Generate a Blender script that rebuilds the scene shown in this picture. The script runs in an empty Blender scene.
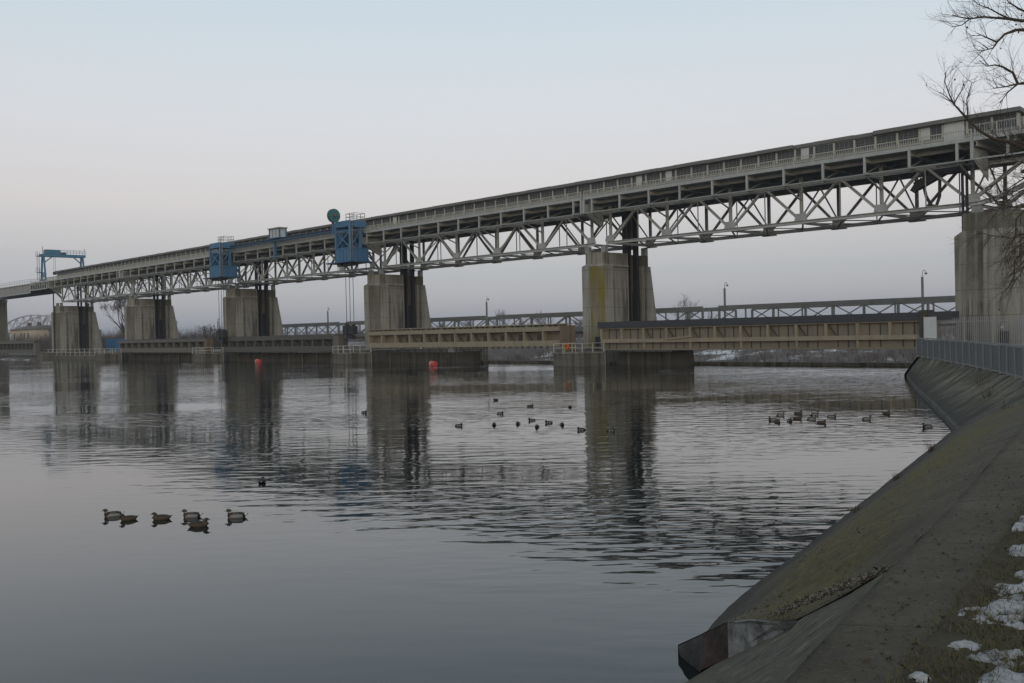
import bpy, bmesh, math, random
from mathutils import Vector, Matrix, noise
random.seed(7)
R = math.radians
scene = bpy.context.scene
COL = scene.collection

# ------------------------------------------------------------------ camera
cam_d = bpy.data.cameras.new("camera")
cam_d.sensor_width = 36.0
cam_d.lens = 34.98
cam_d.clip_start = 0.1
cam_d.clip_end = 12000
cam = bpy.data.objects.new("camera", cam_d)
COL.objects.link(cam)
cam.matrix_world = (Matrix.Translation((0, 0, 3.8)) @ Matrix.Rotation(R(46.415), 4, 'Z')
                    @ Matrix.Rotation(R(90 - 0.46), 4, 'X') @ Matrix.Rotation(R(-1.3), 4, 'Z'))
scene.camera = cam

# ------------------------------------------------------------------ sky and light (dusk, sun low behind the camera)
SUN_EL, SUN_AZ = 9.0, 136.0            # azimuth of the glow measured clockwise from +Y
world = bpy.data.worlds.new("World")
scene.world = world
world.use_nodes = True
wn, wl = world.node_tree.nodes, world.node_tree.links
wn.clear()
out = wn.new('ShaderNodeOutputWorld')
nish = wn.new('ShaderNodeTexSky')
nish.sky_type = 'NISHITA'
nish.sun_disc = False
nish.sun_elevation = R(SUN_EL)
nish.sun_rotation = R(SUN_AZ)
nish.dust_density = 2.0
bg1 = wn.new('ShaderNodeBackground')
bg1.inputs['Strength'].default_value = 0.05
wl.new(nish.outputs[0], bg1.inputs['Color'])
tc = wn.new('ShaderNodeTexCoord')
sep = wn.new('ShaderNodeSeparateXYZ')
wl.new(tc.outputs['Generated'], sep.inputs[0])
ramp = wn.new('ShaderNodeValToRGB')
ramp.color_ramp.interpolation = 'LINEAR'
wl.new(sep.outputs['Z'], ramp.inputs[0])
stops = [(0.0, (.215, .245, .32)), (0.037, (.285, .30, .385)), (0.06, (.298, .302, .39)), (0.085, (.365, .335, .395)), (0.132, (.515, .44, .45)),
         (0.17, (.545, .49, .495)), (0.21, (.565, .535, .545)), (0.26, (.545, .555, .57)), (0.317, (.505, .555, .585)), (0.5, (.35, .40, .425)), (1.0, (.24, .265, .27))]
el = ramp.color_ramp.elements
while len(el) < len(stops):
    el.new(0.5)
for e, (p, c) in zip(el, stops):
    e.position = p
    e.color = (*c, 1)
bg2 = wn.new('ShaderNodeBackground')
bg2.inputs['Strength'].default_value = 1.0
wl.new(ramp.outputs[0], bg2.inputs['Color'])
add = wn.new('ShaderNodeAddShader')
wl.new(bg1.outputs[0], add.inputs[0])
wl.new(bg2.outputs[0], add.inputs[1])
wl.new(add.outputs[0], out.inputs['Surface'])

sun_d = bpy.data.lights.new("sun", 'SUN')
sun_d.energy = 0.5
sun_d.angle = R(45)
sun_d.color = (1.0, 0.98, 0.96)
sun = bpy.data.objects.new("sun", sun_d)
COL.objects.link(sun)
az, e_ = R(SUN_AZ), R(SUN_EL + 9)
to_sun = Vector((math.sin(az) * math.cos(e_), math.cos(az) * math.cos(e_), math.sin(e_)))
sun.rotation_euler = to_sun.to_track_quat('Z', 'Y').to_euler()

scene.view_settings.view_transform = 'Standard'
scene.view_settings.look = 'None'
scene.view_settings.exposure = 0.0
scene.view_settings.gamma = 1.0
scene.view_settings.use_curve_mapping = False
scene.render.engine = 'CYCLES'
scene.cycles.max_bounces = 6
scene.cycles.use_denoising = True

# ------------------------------------------------------------------ helpers
def link(o):
    COL.objects.link(o)
    return o


def tag(o, label=None, cat=None, group=None, kind=None):
    if label: o['label'] = label
    if cat: o['category'] = cat
    if group: o['group'] = group
    if kind: o['kind'] = kind
    return o


def thing(name, loc, label, cat, group=None, rz=0):
    o = link(bpy.data.objects.new(name, None))
    o.location = loc
    o.rotation_euler = (0, 0, rz)
    o.empty_display_size = 0.3
    return tag(o, label, cat, group)


class MB:
    def __init__(self):
        self.v, self.f, self.m = [], [], []

    def add(self, verts, faces, mi=0):
        n = len(self.v)
        self.v += [tuple(p) for p in verts]
        for f in faces:
            self.f.append(tuple(i + n for i in f))
            self.m.append(mi)
        return self

    def box(self, x0, x1, y0, y1, z0, z1, mi=0):
        if x0 > x1: x0, x1 = x1, x0
        if y0 > y1: y0, y1 = y1, y0
        if z0 > z1: z0, z1 = z1, z0
        vs = [(x, y, z) for z in (z0, z1) for x, y in ((x0, y0), (x1, y0), (x1, y1), (x0, y1))]
        return self.add(vs, [(3, 2, 1, 0), (4, 5, 6, 7), (0, 1, 5, 4), (1, 2, 6, 5), (2, 3, 7, 6), (3, 0, 4, 7)], mi)

    def bar(self, a, b, w, h=None, up=(0, 0, 1), mi=0):
        """rectangular bar from a to b: w along the side direction, h along 'up'"""
        a, b = Vector(a), Vector(b)
        h = w if h is None else h
        d = (b - a).normalized()
        u = Vector(up)
        s = d.cross(u)
        if s.length < 1e-4:
            s = d.cross(Vector((0, 1, 0)))
        s.normalize()
        u = s.cross(d).normalized()
        s, u = s * (w / 2), u * (h / 2)
        vs = [p + o for p in (a, b) for o in (-s - u, s - u, s + u, -s + u)]
        return self.add(vs, [(3, 2, 1, 0), (4, 5, 6, 7), (0, 1, 5, 4), (1, 2, 6, 5), (2, 3, 7, 6), (3, 0, 4, 7)], mi)

    def ibeam(self, a, b, w, h, t=0.05, up=(0, 0, 1), mi=0):
        """I section: two flanges of width w, h apart along 'up', and a web"""
        a, b = Vector(a), Vector(b)
        d = (b - a).normalized()
        u = Vector(up)
        s = d.cross(u)
        if s.length < 1e-4:
            s = d.cross(Vector((0, 1, 0)))
        s.normalize()
        u = s.cross(d).normalized()
        o = u * (h / 2 - t / 2)
        self.bar(a + o, b + o, w, t, u, mi)
        self.bar(a - o, b - o, w, t, u, mi)
        return self.bar(a, b, t, h - 2 * t - 0.004, u, mi)

    def tube(self, pts, r, n=8, mi=0, cap=True):
        pts = [Vector(p) for p in pts]
        rs = r if isinstance(r, (list, tuple)) else [r] * len(pts)
        rings = []
        prev = None
        for i, p in enumerate(pts):
            d = (pts[min(i + 1, len(pts) - 1)] - pts[max(i - 1, 0)]).normalized()
            if prev is None:
                u = d.orthogonal().normalized()
            else:
                u = (prev - d * prev.dot(d))
                u = u.normalized() if u.length > 1e-5 else d.orthogonal().normalized()
            prev = u
            w = d.cross(u)
            rings.append([p + (u * math.cos(2 * math.pi * k / n) + w * math.sin(2 * math.pi * k / n)) * rs[i] for k in range(n)])
        vs = [q for ring in rings for q in ring]
        fs = []
        for i in range(len(pts) - 1):
            for k in range(n):
                fs.append((i * n + k, i * n + (k + 1) % n, (i + 1) * n + (k + 1) % n, (i + 1) * n + k))
        if cap:
            fs.append(tuple(range(n))[::-1])
            fs.append(tuple((len(pts) - 1) * n + k for k in range(n)))
        return self.add(vs, fs, mi)

    def prism(self, poly, z0, z1, mi=0, poly_top=None):
        n = len(poly)
        top = poly_top or poly
        vs = [(x, y, z0) for x, y in poly] + [(x, y, z1) for x, y in top]
        fs = [tuple(range(n))[::-1], tuple(range(n, 2 * n))]
        for k in range(n):
            fs.append((k, (k + 1) % n, n + (k + 1) % n, n + k))
        return self.add(vs, fs, mi)

    def build(self, name, mats, parent=None, smooth=False, label=None):
        me = bpy.data.meshes.new(name)
        me.from_pydata(self.v, [], self.f)
        mats = mats if isinstance(mats, (list, tuple)) else [mats]
        for m in mats:
            me.materials.append(m)
        if len(mats) > 1:
            me.polygons.foreach_set('material_index', self.m)
        if smooth:
            me.polygons.foreach_set('use_smooth', [True] * len(self.f))
        me.update()
        o = link(bpy.data.objects.new(name, me))
        if parent is not None:
            o.parent = parent
        if label:
            o['label'] = label
        return o


KIDS = {}
def children(o):
    return [c for c in bpy.data.objects if c.parent == o]


def copy_tree(o, parent=None):
    c = link(o.copy())
    if parent is not None:
        c.parent = parent
    for ch in children(o):
        copy_tree(ch, c)
    return c


# ------------------------------------------------------------------ materials
def new_mat(name):
    m = bpy.data.materials.new(name)
    m.use_nodes = True
    nt = m.node_tree
    b = nt.nodes['Principled BSDF']
    return m, nt, b


def N(nt, typ, **kw):
    n = nt.nodes.new(typ)
    for k, v in kw.items():
        setattr(n, k, v)
    return n


def noise_node(nt, scale, detail=4, rough=0.55, vec=None, mapping=None):
    n = N(nt, 'ShaderNodeTexNoise')
    n.inputs['Scale'].default_value = scale
    n.inputs['Detail'].default_value = detail
    n.inputs['Roughness'].default_value = rough
    if vec is None:
        c = N(nt, 'ShaderNodeTexCoord')
        vec = c.outputs['Object']
    if mapping:
        mp = N(nt, 'ShaderNodeMapping')
        mp.inputs['Scale'].default_value = mapping
        nt.links.new(vec, mp.inputs['Vector'])
        vec = mp.outputs[0]
    nt.links.new(vec, n.inputs['Vector'])
    return n.outputs['Fac']


def ramp_node(nt, fac, stops):
    r = N(nt, 'ShaderNodeValToRGB')
    el = r.color_ramp.elements
    while len(el) < len(stops):
        el.new(0.5)
    for e, (p, c) in zip(el, stops):
        e.position = p
        e.color = (*c, 1) if len(c) == 3 else c
    nt.links.new(fac, r.inputs[0])
    return r.outputs[0]


def mix(nt, fac, a, b, mode='MIX'):
    m = N(nt, 'ShaderNodeMix', data_type='RGBA', blend_type=mode)
    for sock, v in ((m.inputs[0], fac), (m.inputs[6], a), (m.inputs[7], b)):
        if isinstance(v, (int, float)):
            sock.default_value = v
        elif isinstance(v, tuple):
            sock.default_value = (*v, 1) if len(v) == 3 else v
        else:
            nt.links.new(v, sock)
    return m.outputs[2]


def g(v):
    return (v, v, v)


def bump(nt, b, h, strength=0.3, dist=0.02):
    n = N(nt, 'ShaderNodeBump')
    n.inputs['Strength'].default_value = strength
    n.inputs['Distance'].default_value = dist
    nt.links.new(h, n.inputs['Height'])
    nt.links.new(n.outputs[0], b.inputs['Normal'])


def mat_flat(name, col, rough=0.7, metal=0.0):
    m, nt, b = new_mat(name)
    f = noise_node(nt, 3.0, 5)
    c = mix(nt, f, tuple(x * 0.82 for x in col), tuple(min(1, x * 1.18) for x in col))
    nt.links.new(c, b.inputs['Base Color'])
    b.inputs['Roughness'].default_value = rough
    b.inputs['Metallic'].default_value = metal
    return m


def mat_paint(name, col, rust=0.25, rough=0.55, dirt=(.085, .085, .078)):
    """weathered paint on steel: faded patches, dirty runs and rust specks"""
    m, nt, b = new_mat(name)
    f1 = noise_node(nt, 0.9, 6, .6)
    c = mix(nt, f1, tuple(x * 0.8 for x in col), tuple(min(1, x * 1.15) for x in col))
    runs = noise_node(nt, 1.0, 5, .65, mapping=(2.2, 2.2, .35))
    k = ramp_node(nt, runs, [(.5, g(0)), (.72, g(rust))])
    c = mix(nt, k, c, dirt)
    sp = noise_node(nt, 6.0, 6, .7)
    k2 = ramp_node(nt, sp, [(.62, g(0)), (.72, g(rust))])
    c = mix(nt, k2, c, (.085, .062, .045))
    nt.links.new(c, b.inputs['Base Color'])
    b.inputs['Roughness'].default_value = rough
    return m


def mat_concrete(name, col, streak=0.6, streak_col=(.055, .053, .045), algae=None, algae_amt=0.0, lift=2.2, rust=0.0):
    """cast concrete: lift joints, dark rain streaks running down, blotches and algae"""
    m, nt, b = new_mat(name)
    tco = N(nt, 'ShaderNodeTexCoord')
    vec = tco.outputs['Object']
    f1 = noise_node(nt, .45, 7, .62, vec)
    c = mix(nt, f1, tuple(x * 0.72 for x in col), tuple(x * 1.2 for x in col))
    st = noise_node(nt, 1.0, 6, .6, vec, (1.5, 1.5, .06))
    k = ramp_node(nt, st, [(.44, g(0)), (.57, g(streak))])
    # streaks start at the top of the pour and thin out downwards
    br = noise_node(nt, .25, 4, .6, vec)
    kb = ramp_node(nt, br, [(.36, g(.25)), (.6, g(1))])
    k = mix(nt, 1.0, k, kb, 'MULTIPLY')
    c = mix(nt, k, c, streak_col)
    # pale lime runs
    st2 = noise_node(nt, 1.0, 4, .6, vec, (2.6, 2.6, .12))
    k3 = ramp_node(nt, st2, [(.56, g(0)), (.68, g(.45))])
    c = mix(nt, k3, c, tuple(min(1, x * 1.6) for x in col))
    if algae:
        a1 = noise_node(nt, .8, 6, .65, vec, (1, 1, .3))
        ka = ramp_node(nt, a1, [(.40, g(0)), (.54, g(algae_amt))])
        c = mix(nt, ka, c, algae)
    # lift joints
    sx = N(nt, 'ShaderNodeSeparateXYZ')
    nt.links.new(vec, sx.inputs[0])
    md = N(nt, 'ShaderNodeMath', operation='MODULO')
    nt.links.new(sx.outputs['Z'], md.inputs[0])
    md.inputs[1].default_value = lift
    kj = ramp_node(nt, md.outputs[0], [(0.0, g(1.0)), (.05, g(1.0)), (.08, g(0))])
    nj = noise_node(nt, 1.5, 4, .6, vec)
    kj = mix(nt, 1.0, kj, nj, 'MULTIPLY')
    c = mix(nt, kj, c, (.05, .048, .042))
    nt.links.new(c, b.inputs['Base Color'])
    b.inputs['Roughness'].default_value = .9
    h = noise_node(nt, 5.0, 8, .7, vec)
    bump(nt, b, h, .5, .04)
    return m


M = {}
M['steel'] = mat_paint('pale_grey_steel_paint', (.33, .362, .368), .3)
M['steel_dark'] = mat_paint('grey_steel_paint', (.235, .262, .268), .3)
M['deck'] = mat_paint('deck_steel', (.36, .39, .39), .25)
M['rail_white'] = mat_paint('off_white_railing_paint', (.36, .37, .34), .35)
M['gal_wall'] = mat_paint('gallery_panel', (.25, .265, .26), .45)
M['gal_dado'] = mat_paint('gallery_lower_panel', (.18, .185, .178), .45)
M['gal_roof'] = mat_paint('gallery_roof_sheet', (.13, .135, .136), .4, .8)
M['glass_dark'] = mat_flat('dusty_window_glass', (.04, .046, .05), .35)
M['mullion'] = mat_flat('window_bar_paint', (.17, .18, .18), .6)
M['board'] = mat_flat('pale_board', (.42, .45, .46), .8)
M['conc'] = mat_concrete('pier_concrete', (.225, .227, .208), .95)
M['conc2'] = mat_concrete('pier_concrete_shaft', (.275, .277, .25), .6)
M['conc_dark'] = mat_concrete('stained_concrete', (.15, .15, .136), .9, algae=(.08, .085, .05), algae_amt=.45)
M['conc_algae'] = mat_concrete('algae_concrete', (.17, .165, .13), .6, algae=(.14, .125, .03), algae_amt=1.0)
M['conc_base'] = mat_concrete('waterline_concrete', (.12, .118, .105), .9, (.03, .03, .028), lift=.8)
M['conc_wet'] = mat_concrete('dark_wet_concrete', (.072, .07, .062), .9, (.02, .02, .019), lift=.7)
M['black_steel'] = mat_flat('black_slot_steel', (.022, .024, .03), .6)
M['gate_cream'] = mat_paint('cream_gate_paint', (.235, .212, .158), .45)
M['gate_skin'] = mat_paint('cream_gate_skin', (.165, .148, .11), .55)
M['gate_navy'] = mat_flat('dark_gate_cover', (.035, .04, .05), .65)
M['gate_grey'] = mat_paint('dark_grey_gate_paint', (.07, .072, .068), .4)
M['gate_greylight'] = mat_paint('grey_brown_gate_paint', (.115, .11, .098), .5)
M['gate_back'] = mat_flat('gate_inner_dark', (.045, .042, .036), .8)
M['brown_block'] = mat_concrete('brown_bearing_block', (.15, .115, .08), .6)
M['blue'] = mat_paint('blue_crane_paint', (.055, .155, .29), .5, .6, (.04, .05, .06))
M['blue_dark'] = mat_paint('deep_blue_beam_paint', (.03, .075, .14), .3)
M['teal_blue'] = mat_paint('teal_blue_crane_paint', (.06, .17, .27), .35)
M['green'] = mat_paint('green_reel_paint', (.03, .14, .12), .2)
M['galv'] = mat_flat('galvanised_steel', (.24, .255, .27), .55, .2)
M['galv_dark'] = mat_paint('weathered_galvanised_panel', (.115, .125, .135), .35)
M['road_steel'] = mat_paint('road_bridge_paint', (.19, .207, .213), .35)
M['cable'] = mat_flat('wire_rope', (.06, .06, .06), .6)
M['orange'] = mat_flat('orange_plastic', (.38, .13, .03), .5)
M['red'] = mat_flat('red_buoy_paint', (.48, .075, .07), .5)
M['house_wall'] = mat_flat('cream_render', (.50, .44, .36), .9)
M['house_roof'] = mat_flat('dark_roof_tiles', (.10, .085, .08), .8)
M['container'] = mat_paint('blue_container_paint', (.035, .14, .30), .25)
M['bark'] = mat_flat('dark_bark', (.055, .045, .038), .9)
M['bark_pale'] = mat_flat('plane_bark', (.09, .08, .062), .9)
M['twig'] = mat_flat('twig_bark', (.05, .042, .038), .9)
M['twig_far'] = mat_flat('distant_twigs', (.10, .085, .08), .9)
M['dry_weed'] = mat_flat('dry_weed_stalks', (.09, .065, .04), .9)
M['panel_grey'] = mat_flat('pale_grey_panel', (.42, .46, .49), .6)
M['black'] = mat_flat('black_rubber', (.02, .02, .022), .6)
M['grey_box'] = mat_flat('grey_utility_box', (.19, .20, .20), .6)
# birds
M['d_grey'] = mat_flat('drake_flank_feathers', (.21, .205, .195), .8)
M['d_back'] = mat_flat('drake_back_feathers', (.075, .066, .058), .8)
M['d_breast'] = mat_flat('drake_breast_feathers', (.042, .026, .02), .8)
M['d_head'] = mat_flat('drake_head_feathers', (.012, .035, .022), .4)
M['d_black'] = mat_flat('black_feathers', (.012, .012, .013), .6)
M['d_white'] = mat_flat('white_feathers', (.62, .61, .58), .8)
M['d_bill'] = mat_flat('yellow_bill', (.42, .33, .07), .5)
M['h_brown'] = mat_flat('hen_feathers', (.062, .046, .032), .85)
M['h_dark'] = mat_flat('hen_back_feathers', (.036, .027, .02), .85)
M['h_bill'] = mat_flat('dull_orange_bill', (.22, .12, .04), .5)
M['t_bill'] = mat_flat('grey_blue_bill', (.25, .29, .34), .5)


def mat_water():
    m, nt, b = new_mat('river_water')
    b.inputs['Base Color'].default_value = (.009, .015, .015, 1)
    b.inputs['Roughness'].default_value = .045
    b.inputs['IOR'].default_value = 1.333
    tco = N(nt, 'ShaderNodeTexCoord')
    vec = tco.outputs['Object']
    rot = N(nt, 'ShaderNodeMapping')
    rot.inputs['Rotation'].default_value = (0, 0, R(-44))
    nt.links.new(vec, rot.inputs['Vector'])
    rv = rot.outputs[0]
    # patches of ruffled and of calm water
    patch = noise_node(nt, .05, 3, .5, rv, (.6, 1.6, 1))
    kp = ramp_node(nt, patch, [(.42, g(.3)), (.56, g(1.15))])
    # calm lee water close to the bank, ruffled further out
    sx = N(nt, 'ShaderNodeSeparateXYZ')
    nt.links.new(vec, sx.inputs[0])
    mr = N(nt, 'ShaderNodeMapRange')
    mr.interpolation_type = 'SMOOTHSTEP'
    nt.links.new(sx.outputs['Y'], mr.inputs['Value'])
    mr.inputs['From Min'].default_value = 6.5
    mr.inputs['From Max'].default_value = 17.0
    mr.inputs['To Min'].default_value = .10
    mr.inputs['To Max'].default_value = 1.0
    amp = N(nt, 'ShaderNodeMath', operation='MULTIPLY')
    nt.links.new(kp, amp.inputs[0])
    nt.links.new(mr.outputs[0], amp.inputs[1])
    w1 = noise_node(nt, 1.0, 2.0, .4, rv, (.85, 2.1, 1))
    w2 = noise_node(nt, 1.0, 1, .4, rv, (2.6, 6.0, 1))
    s1 = N(nt, 'ShaderNodeMath', operation='MULTIPLY_ADD')
    nt.links.new(w2, s1.inputs[0])
    s1.inputs[1].default_value = .07
    nt.links.new(w1, s1.inputs[2])
    hgt = N(nt, 'ShaderNodeMath', operation='MULTIPLY')
    nt.links.new(s1.outputs[0], hgt.inputs[0])
    nt.links.new(amp.outputs[0], hgt.inputs[1])
    n = N(nt, 'ShaderNodeBump')
    n.inputs['Strength'].default_value = 1.0
    n.inputs['Distance'].default_value = .027
    nt.links.new(hgt.outputs[0], n.inputs['Height'])
    nt.links.new(n.outputs[0], b.inputs['Normal'])
    return m


def mat_bank():
    """old river revetment: dark wet foot, moss band, washed-out aggregate, slab joints.  UV: u metres along, v 0 foot .. 1 crest"""
    m, nt, b = new_mat('revetment_concrete')
    uv = N(nt, 'ShaderNodeUVMap')
    uv.uv_map = 'across'
    sx = N(nt, 'ShaderNodeSeparateXYZ')
    nt.links.new(uv.outputs[0], sx.inputs[0])
    tco = N(nt, 'ShaderNodeTexCoord')
    vec = tco.outputs['Object']
    f1 = noise_node(nt, 1.3, 7, .65, vec)
    c = mix(nt, ramp_node(nt, f1, [(.36, g(0)), (.64, g(1))]), (.060, .053, .040), (.135, .121, .092))
    bl = noise_node(nt, 2.6, 8, .75, vec)
    c = mix(nt, ramp_node(nt, bl, [(.53, g(0)), (.60, g(.55))]), c, (.036, .033, .026))
    bl2 = noise_node(nt, 3.7, 8, .75, vec)
    c = mix(nt, ramp_node(nt, bl2, [(.58, g(0)), (.66, g(.5))]), c, (.17, .155, .12))
    wob = noise_node(nt, .9, 5, .6, vec)
    vv = N(nt, 'ShaderNodeMath', operation='MULTIPLY_ADD')
    nt.links.new(wob, vv.inputs[0])
    vv.inputs[1].default_value = .22
    nt.links.new(sx.outputs['Y'], vv.inputs[2])
    moss = ramp_node(nt, vv.outputs[0], [(.32, g(0)), (.48, g(.95)), (.80, g(.85)), (1.0, g(.15))])
    pn = noise_node(nt, .33, 4, .6, vec)
    moss = mix(nt, 1.0, moss, ramp_node(nt, pn, [(.35, g(.35)), (.6, g(1))]), 'MULTIPLY')
    mf = noise_node(nt, 7.0, 6, .75, vec)
    mc = mix(nt, ramp_node(nt, mf, [(.38, g(0)), (.6, g(1))]), (.070, .058, .014), (.165, .136, .034))
    c = mix(nt, moss, c, mc)
    foot = ramp_node(nt, vv.outputs[0], [(.05, g(1)), (.14, g(1)), (.36, g(0))])
    fn = noise_node(nt, .6, 5, .65, vec)
    foot = mix(nt, 1.0, foot, ramp_node(nt, fn, [(.3, g(.35)), (.62, g(.9))]), 'MULTIPLY')
    c = mix(nt, foot, c, (.028, .027, .025))
    sp = N(nt, 'ShaderNodeTexVoronoi')
    sp.inputs['Scale'].default_value = 17
    nt.links.new(vec, sp.inputs['Vector'])
    spk = ramp_node(nt, sp.outputs['Distance'], [(.0, g(.9)), (.16, g(.6)), (.24, g(0))])
    rnd = noise_node(nt, 5.0, 3, .6, vec)
    spk = mix(nt, 1.0, spk, ramp_node(nt, rnd, [(.45, g(0)), (.62, g(.75))]), 'MULTIPLY')
    c = mix(nt, spk, c, (.27, .26, .23))
    # cross joints of the crest slabs
    mj = N(nt, 'ShaderNodeMath', operation='MODULO')
    nt.links.new(sx.outputs['X'], mj.inputs[0])
    mj.inputs[1].default_value = 2.55
    jn = noise_node(nt, 2.0, 4, .6, vec)
    mk = N(nt, 'ShaderNodeMath', operation='MULTIPLY_ADD')
    nt.links.new(jn, mk.inputs[0])
    mk.inputs[1].default_value = .12
    nt.links.new(mj.outputs[0], mk.inputs[2])
    kj = ramp_node(nt, mk.outputs[0], [(.0, g(0)), (.055, g(0)), (.06, g(.75)), (.075, g(.75)), (.085, g(0))])
    gt = ramp_node(nt, sx.outputs['Y'], [(.80, g(.5)), (.95, g(1))])
    kj = mix(nt, 1.0, kj, gt, 'MULTIPLY')
    c = mix(nt, kj, c, (.02, .019, .017))
    nt.links.new(c, b.inputs['Base Color'])
    b.inputs['Roughness'].default_value = .85
    h1 = noise_node(nt, 14, 8, .75, vec)
    h2 = N(nt, 'ShaderNodeMath', operation='ADD')
    nt.links.new(h1, h2.inputs[0])
    nt.links.new(spk, h2.inputs[1])
    h3 = noise_node(nt, 4.0, 6, .7, vec)
    h4 = N(nt, 'ShaderNodeMath', operation='MULTIPLY_ADD')
    nt.links.new(h3, h4.inputs[0])
    h4.inputs[1].default_value = 2.0
    nt.links.new(h2.outputs[0], h4.inputs[2])
    bump(nt, b, h4.outputs[0], 1.0, .05)
    return m


def mat_wall():
    """old slab wall along the far bank: leaning slab joints, mossy upper part, dark water mark, pale foot ledge"""
    m, nt, b = new_mat('old_wall_slab')
    uv = N(nt, 'ShaderNodeUVMap')
    uv.uv_map = 'across'
    sx = N(nt, 'ShaderNodeSeparateXYZ')
    nt.links.new(uv.outputs[0], sx.inputs[0])
    tco = N(nt, 'ShaderNodeTexCoord')
    vec = tco.outputs['Object']
    f1 = noise_node(nt, .5, 8, .65, vec)
    c = mix(nt, ramp_node(nt, f1, [(.38, g(0)), (.60, g(1))]), (.080, .074, .056), (.20, .185, .143))
    a1 = noise_node(nt, .35, 6, .65, vec)
    c = mix(nt, ramp_node(nt, a1, [(.45, g(0)), (.58, g(.7))]), c, (.085, .08, .036))
    st = noise_node(nt, 1.0, 5, .6, uv.outputs[0], (1.6, .5, 1))
    c = mix(nt, ramp_node(nt, st, [(.48, g(0)), (.62, g(.8))]), c, (.036, .034, .030))
    st2 = noise_node(nt, 1.0, 4, .6, uv.outputs[0], (2.4, .6, 3))
    c = mix(nt, ramp_node(nt, st2, [(.64, g(0)), (.72, g(.35))]), c, (.21, .20, .17))
    mk = noise_node(nt, .8, 5, .6, vec)
    ad = N(nt, 'ShaderNodeMath', operation='MULTIPLY_ADD')
    nt.links.new(mk, ad.inputs[0])
    ad.inputs[1].default_value = .5
    nt.links.new(sx.outputs['Y'], ad.inputs[2])
    c = mix(nt, ramp_node(nt, ad.outputs[0], [(.30, g(.95)), (.75, g(0))]), c, (.032, .030, .027))
    led = ramp_node(nt, sx.outputs['Y'], [(.0, g(0)), (.001, g(0))])
    lm = N(nt, 'ShaderNodeMath', operation='LESS_THAN')
    nt.links.new(sx.outputs['Y'], lm.inputs[0])
    lm.inputs[1].default_value = -.01
    c = mix(nt, lm.outputs[0], c, (.085, .082, .072))
    # joints between slabs
    md = N(nt, 'ShaderNodeMath', operation='MODULO')
    nt.links.new(sx.outputs['X'], md.inputs[0])
    md.inputs[1].default_value = 4.3
    wob = noise_node(nt, 1.2, 3, .6, vec)
    ma = N(nt, 'ShaderNodeMath', operation='MULTIPLY_ADD')
    nt.links.new(wob, ma.inputs[0])
    ma.inputs[1].default_value = .5
    nt.links.new(md.outputs[0], ma.inputs[2])
    kj = ramp_node(nt, ma.outputs[0], [(.0, g(.0)), (.20, g(.0)), (.24, g(1)), (.46, g(1)), (.54, g(0))])
    c = mix(nt, kj, c, (.016, .015, .013))
    nt.links.new(c, b.inputs['Base Color'])
    b.inputs['Roughness'].default_value = .9
    bump(nt, b, noise_node(nt, 5, 8, .75, vec), .8, .06)
    return m


def mat_ground(name, stops, scale=.8, bump_d=.05, rough=.95):
    m, nt, b = new_mat(name)
    f = noise_node(nt, scale, 8, .68)
    c = ramp_node(nt, f, stops)
    nt.links.new(c, b.inputs['Base Color'])
    b.inputs['Roughness'].default_value = rough
    bump(nt, b, noise_node(nt, scale * 9, 6, .7), .8, bump_d)
    return m


M['water'] = mat_water()
M['bank'] = mat_bank()
M['wall_slab'] = mat_wall()
M['path'] = mat_ground('path_asphalt', [(.36, (.036, .036, .031)), (.5, (.060, .059, .052)), (.64, (.10, .097, .085))], 3.5, .02)
M['strip'] = mat_ground('lichen_concrete', [(.38, (.05, .048, .036)), (.47, (.12, .117, .10)), (.53, (.075, .074, .035)), (.62, (.18, .175, .15))], 4.0, .03)
M['grass_soil'] = mat_ground('winter_turf', [(.3, (.030, .026, .016)), (.5, (.062, .052, .028)), (.65, (.06, .058, .026)), (.8, (.095, .08, .045))], 1.6, .06)
M['grass'] = mat_ground('winter_grass_blades', [(.3, (.055, .050, .022)), (.55, (.085, .075, .035)), (.75, (.13, .105, .055))], 3.0, .0)
M['snow'] = mat_ground('old_snow', [(.36, (.17, .175, .175)), (.48, (.36, .378, .395)), (.60, (.50, .52, .55))], 11.0, .02)
M['farland'] = mat_ground('winter_field_and_snow', [(.3, (.06, .052, .048)), (.5, (.095, .082, .075)), (.57, (.14, .13, .125)), (.62, (.62, .64, .67)), (.8, (.7, .72, .74))], .06, .1)
M['land'] = mat_ground('winter_land', [(.3, (.05, .045, .035)), (.55, (.085, .078, .06)), (.75, (.13, .12, .10))], .12, .1)
M['brush'] = mat_flat('bare_brush', (.095, .075, .07), .95)
M['chip_pale'] = mat_flat('pale_grit', (.24, .225, .19), .9)
M['chip_dark'] = mat_flat('dark_grit', (.075, .07, .06), .9)
M['leaf'] = mat_flat('dead_leaf', (.055, .038, .022), .9)
M['rustboard'] = mat_ground('reddish_brown_board', [(.36, (.018, .016, .015)), (.5, (.046, .033, .028)), (.64, (.075, .052, .043))], 3.0, .02)
M['whiteboard'] = mat_ground('scuffed_pale_concrete', [(.36, (.09, .09, .085)), (.5, (.22, .225, .22)), (.64, (.34, .345, .34))], 4, .02)
M['blackboard'] = mat_ground('dark_wet_board', [(.36, (.018, .018, .018)), (.6, (.06, .06, .058))], 3.0, .02)

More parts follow.
